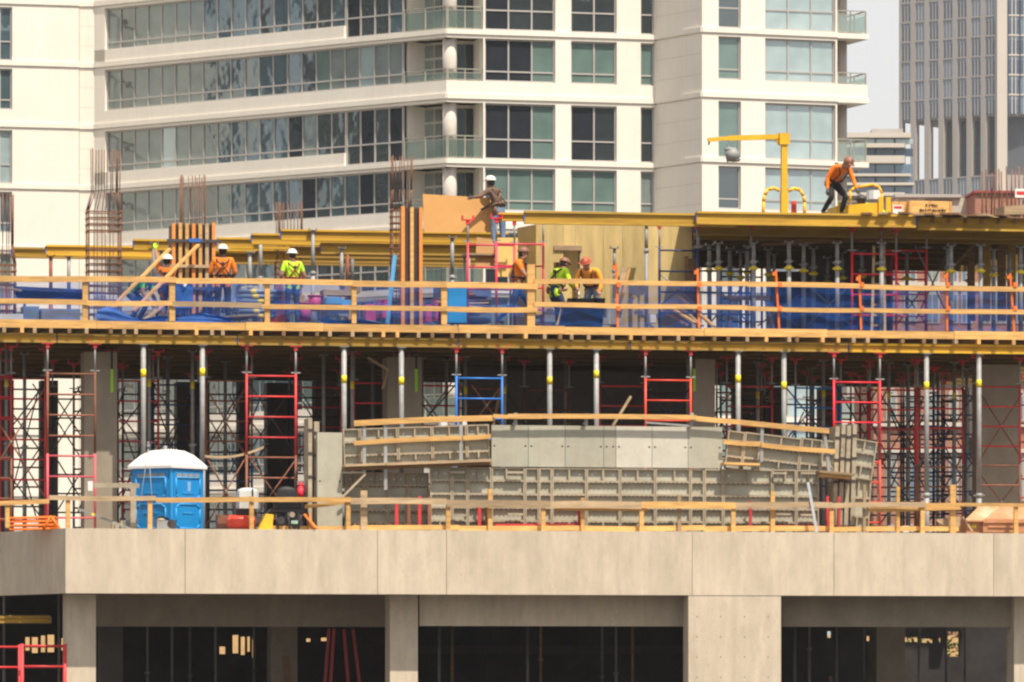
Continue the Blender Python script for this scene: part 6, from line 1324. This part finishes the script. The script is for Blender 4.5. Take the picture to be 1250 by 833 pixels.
# 10 amber long sleeves, bent forward
person('worker in an amber long sleeved shirt and red brown helmet leaning over the black board',U(722,1.05),1.05,Z2+.003,R(-35),
 dict(pelvis=(0,.10,.88),waist=(0,.0,1.02),chest=(0,-.14,1.20),neck=(0,-.24,1.32),head=(0,-.32,1.41),lsh=(.20,-.16,1.29),rsh=(-.20,-.16,1.29),lel=(.30,-.15,1.02),lwr=(.30,-.26,.80),rel=(-.26,-.27,1.02),rwr=(-.15,-.44,.88),lhip=(.1,.09,.84),rhip=(-.1,.09,.84),lkn=(.12,-.06,.47),rkn=(-.12,-.06,.47)),hiv_a,jean,'long',skinm,hrd,strapm,face_down=.5,brim=True)
# ================================================================== light, sky, camera
SUN_EL=R(60); SUN_AZ=R(33)      # azimuth measured from straight behind the camera, to the right
sd=Vector((math.sin(SUN_AZ)*math.cos(SUN_EL), -math.cos(SUN_AZ)*math.cos(SUN_EL), math.sin(SUN_EL)))
sl=bpy.data.lights.new('sun','SUN'); sl.energy=4.5; sl.angle=R(.6); sl.color=(1.,.91,.77)
so=bpy.data.objects.new('sun',sl); COL.objects.link(so); so.rotation_euler=sd.to_track_quat('Z','Y').to_euler()
w=bpy.data.worlds.new('World'); scene.world=w; w.use_nodes=True; nt=w.node_tree
st=nt.nodes.new('ShaderNodeTexSky'); st.sky_type='NISHITA'; st.sun_disc=False
st.sun_elevation=SUN_EL; st.sun_rotation=math.atan2(sd.x,sd.y); st.air_density=.9; st.dust_density=4.5; st.ozone_density=1.
mxw=nt.nodes.new('ShaderNodeMixRGB'); mxw.inputs[0].default_value=.78; mxw.inputs[2].default_value=(9.3,9.15,9.0,1)   # thin bright cloud over the whole sky
nt.links.new(st.outputs[0],mxw.inputs[1]); nt.links.new(mxw.outputs[0],nt.nodes['Background'].inputs[0]); nt.nodes['Background'].inputs[1].default_value=.085
cam=bpy.data.cameras.new('camera'); co=bpy.data.objects.new('camera',cam); COL.objects.link(co)
cam.sensor_width=36; cam.lens=36*FOC/1250; cam.clip_start=1; cam.clip_end=6000
cam.shift_y=(HORIZ-416.5)/1250
co.location=(0,0,CAMZ); co.rotation_euler=(R(90),0,0); scene.camera=co
scene.view_settings.view_transform='Standard'; scene.view_settings.look='None'; scene.view_settings.exposure=.38; scene.view_settings.gamma=1
scene.render.engine='CYCLES'; scene.cycles.use_denoising=True
scene.cycles.max_bounces=8; scene.cycles.transparent_max_bounces=24; scene.cycles.filter_width=2.3

# the summer haze that pales the far buildings
hz=MB(); hz.box((-420,-30,-1.5),(520,1400,160))
hm=bpy.data.materials.new('haze'); hm.use_nodes=True; hn=hm.node_tree; hn.nodes.remove(hn.nodes['Principled BSDF'])
pv=hn.nodes.new('ShaderNodeVolumePrincipled'); pv.inputs['Color'].default_value=(.86,.90,.95,1); pv.inputs['Density'].default_value=.00011; pv.inputs['Anisotropy'].default_value=.2
hn.links.new(pv.outputs[0],hn.nodes['Material Output'].inputs['Volume'])
ho=bpy.data.objects.new('haze',hz.mesh('haze',hm)); COL.objects.link(ho); ho['kind']='stuff'
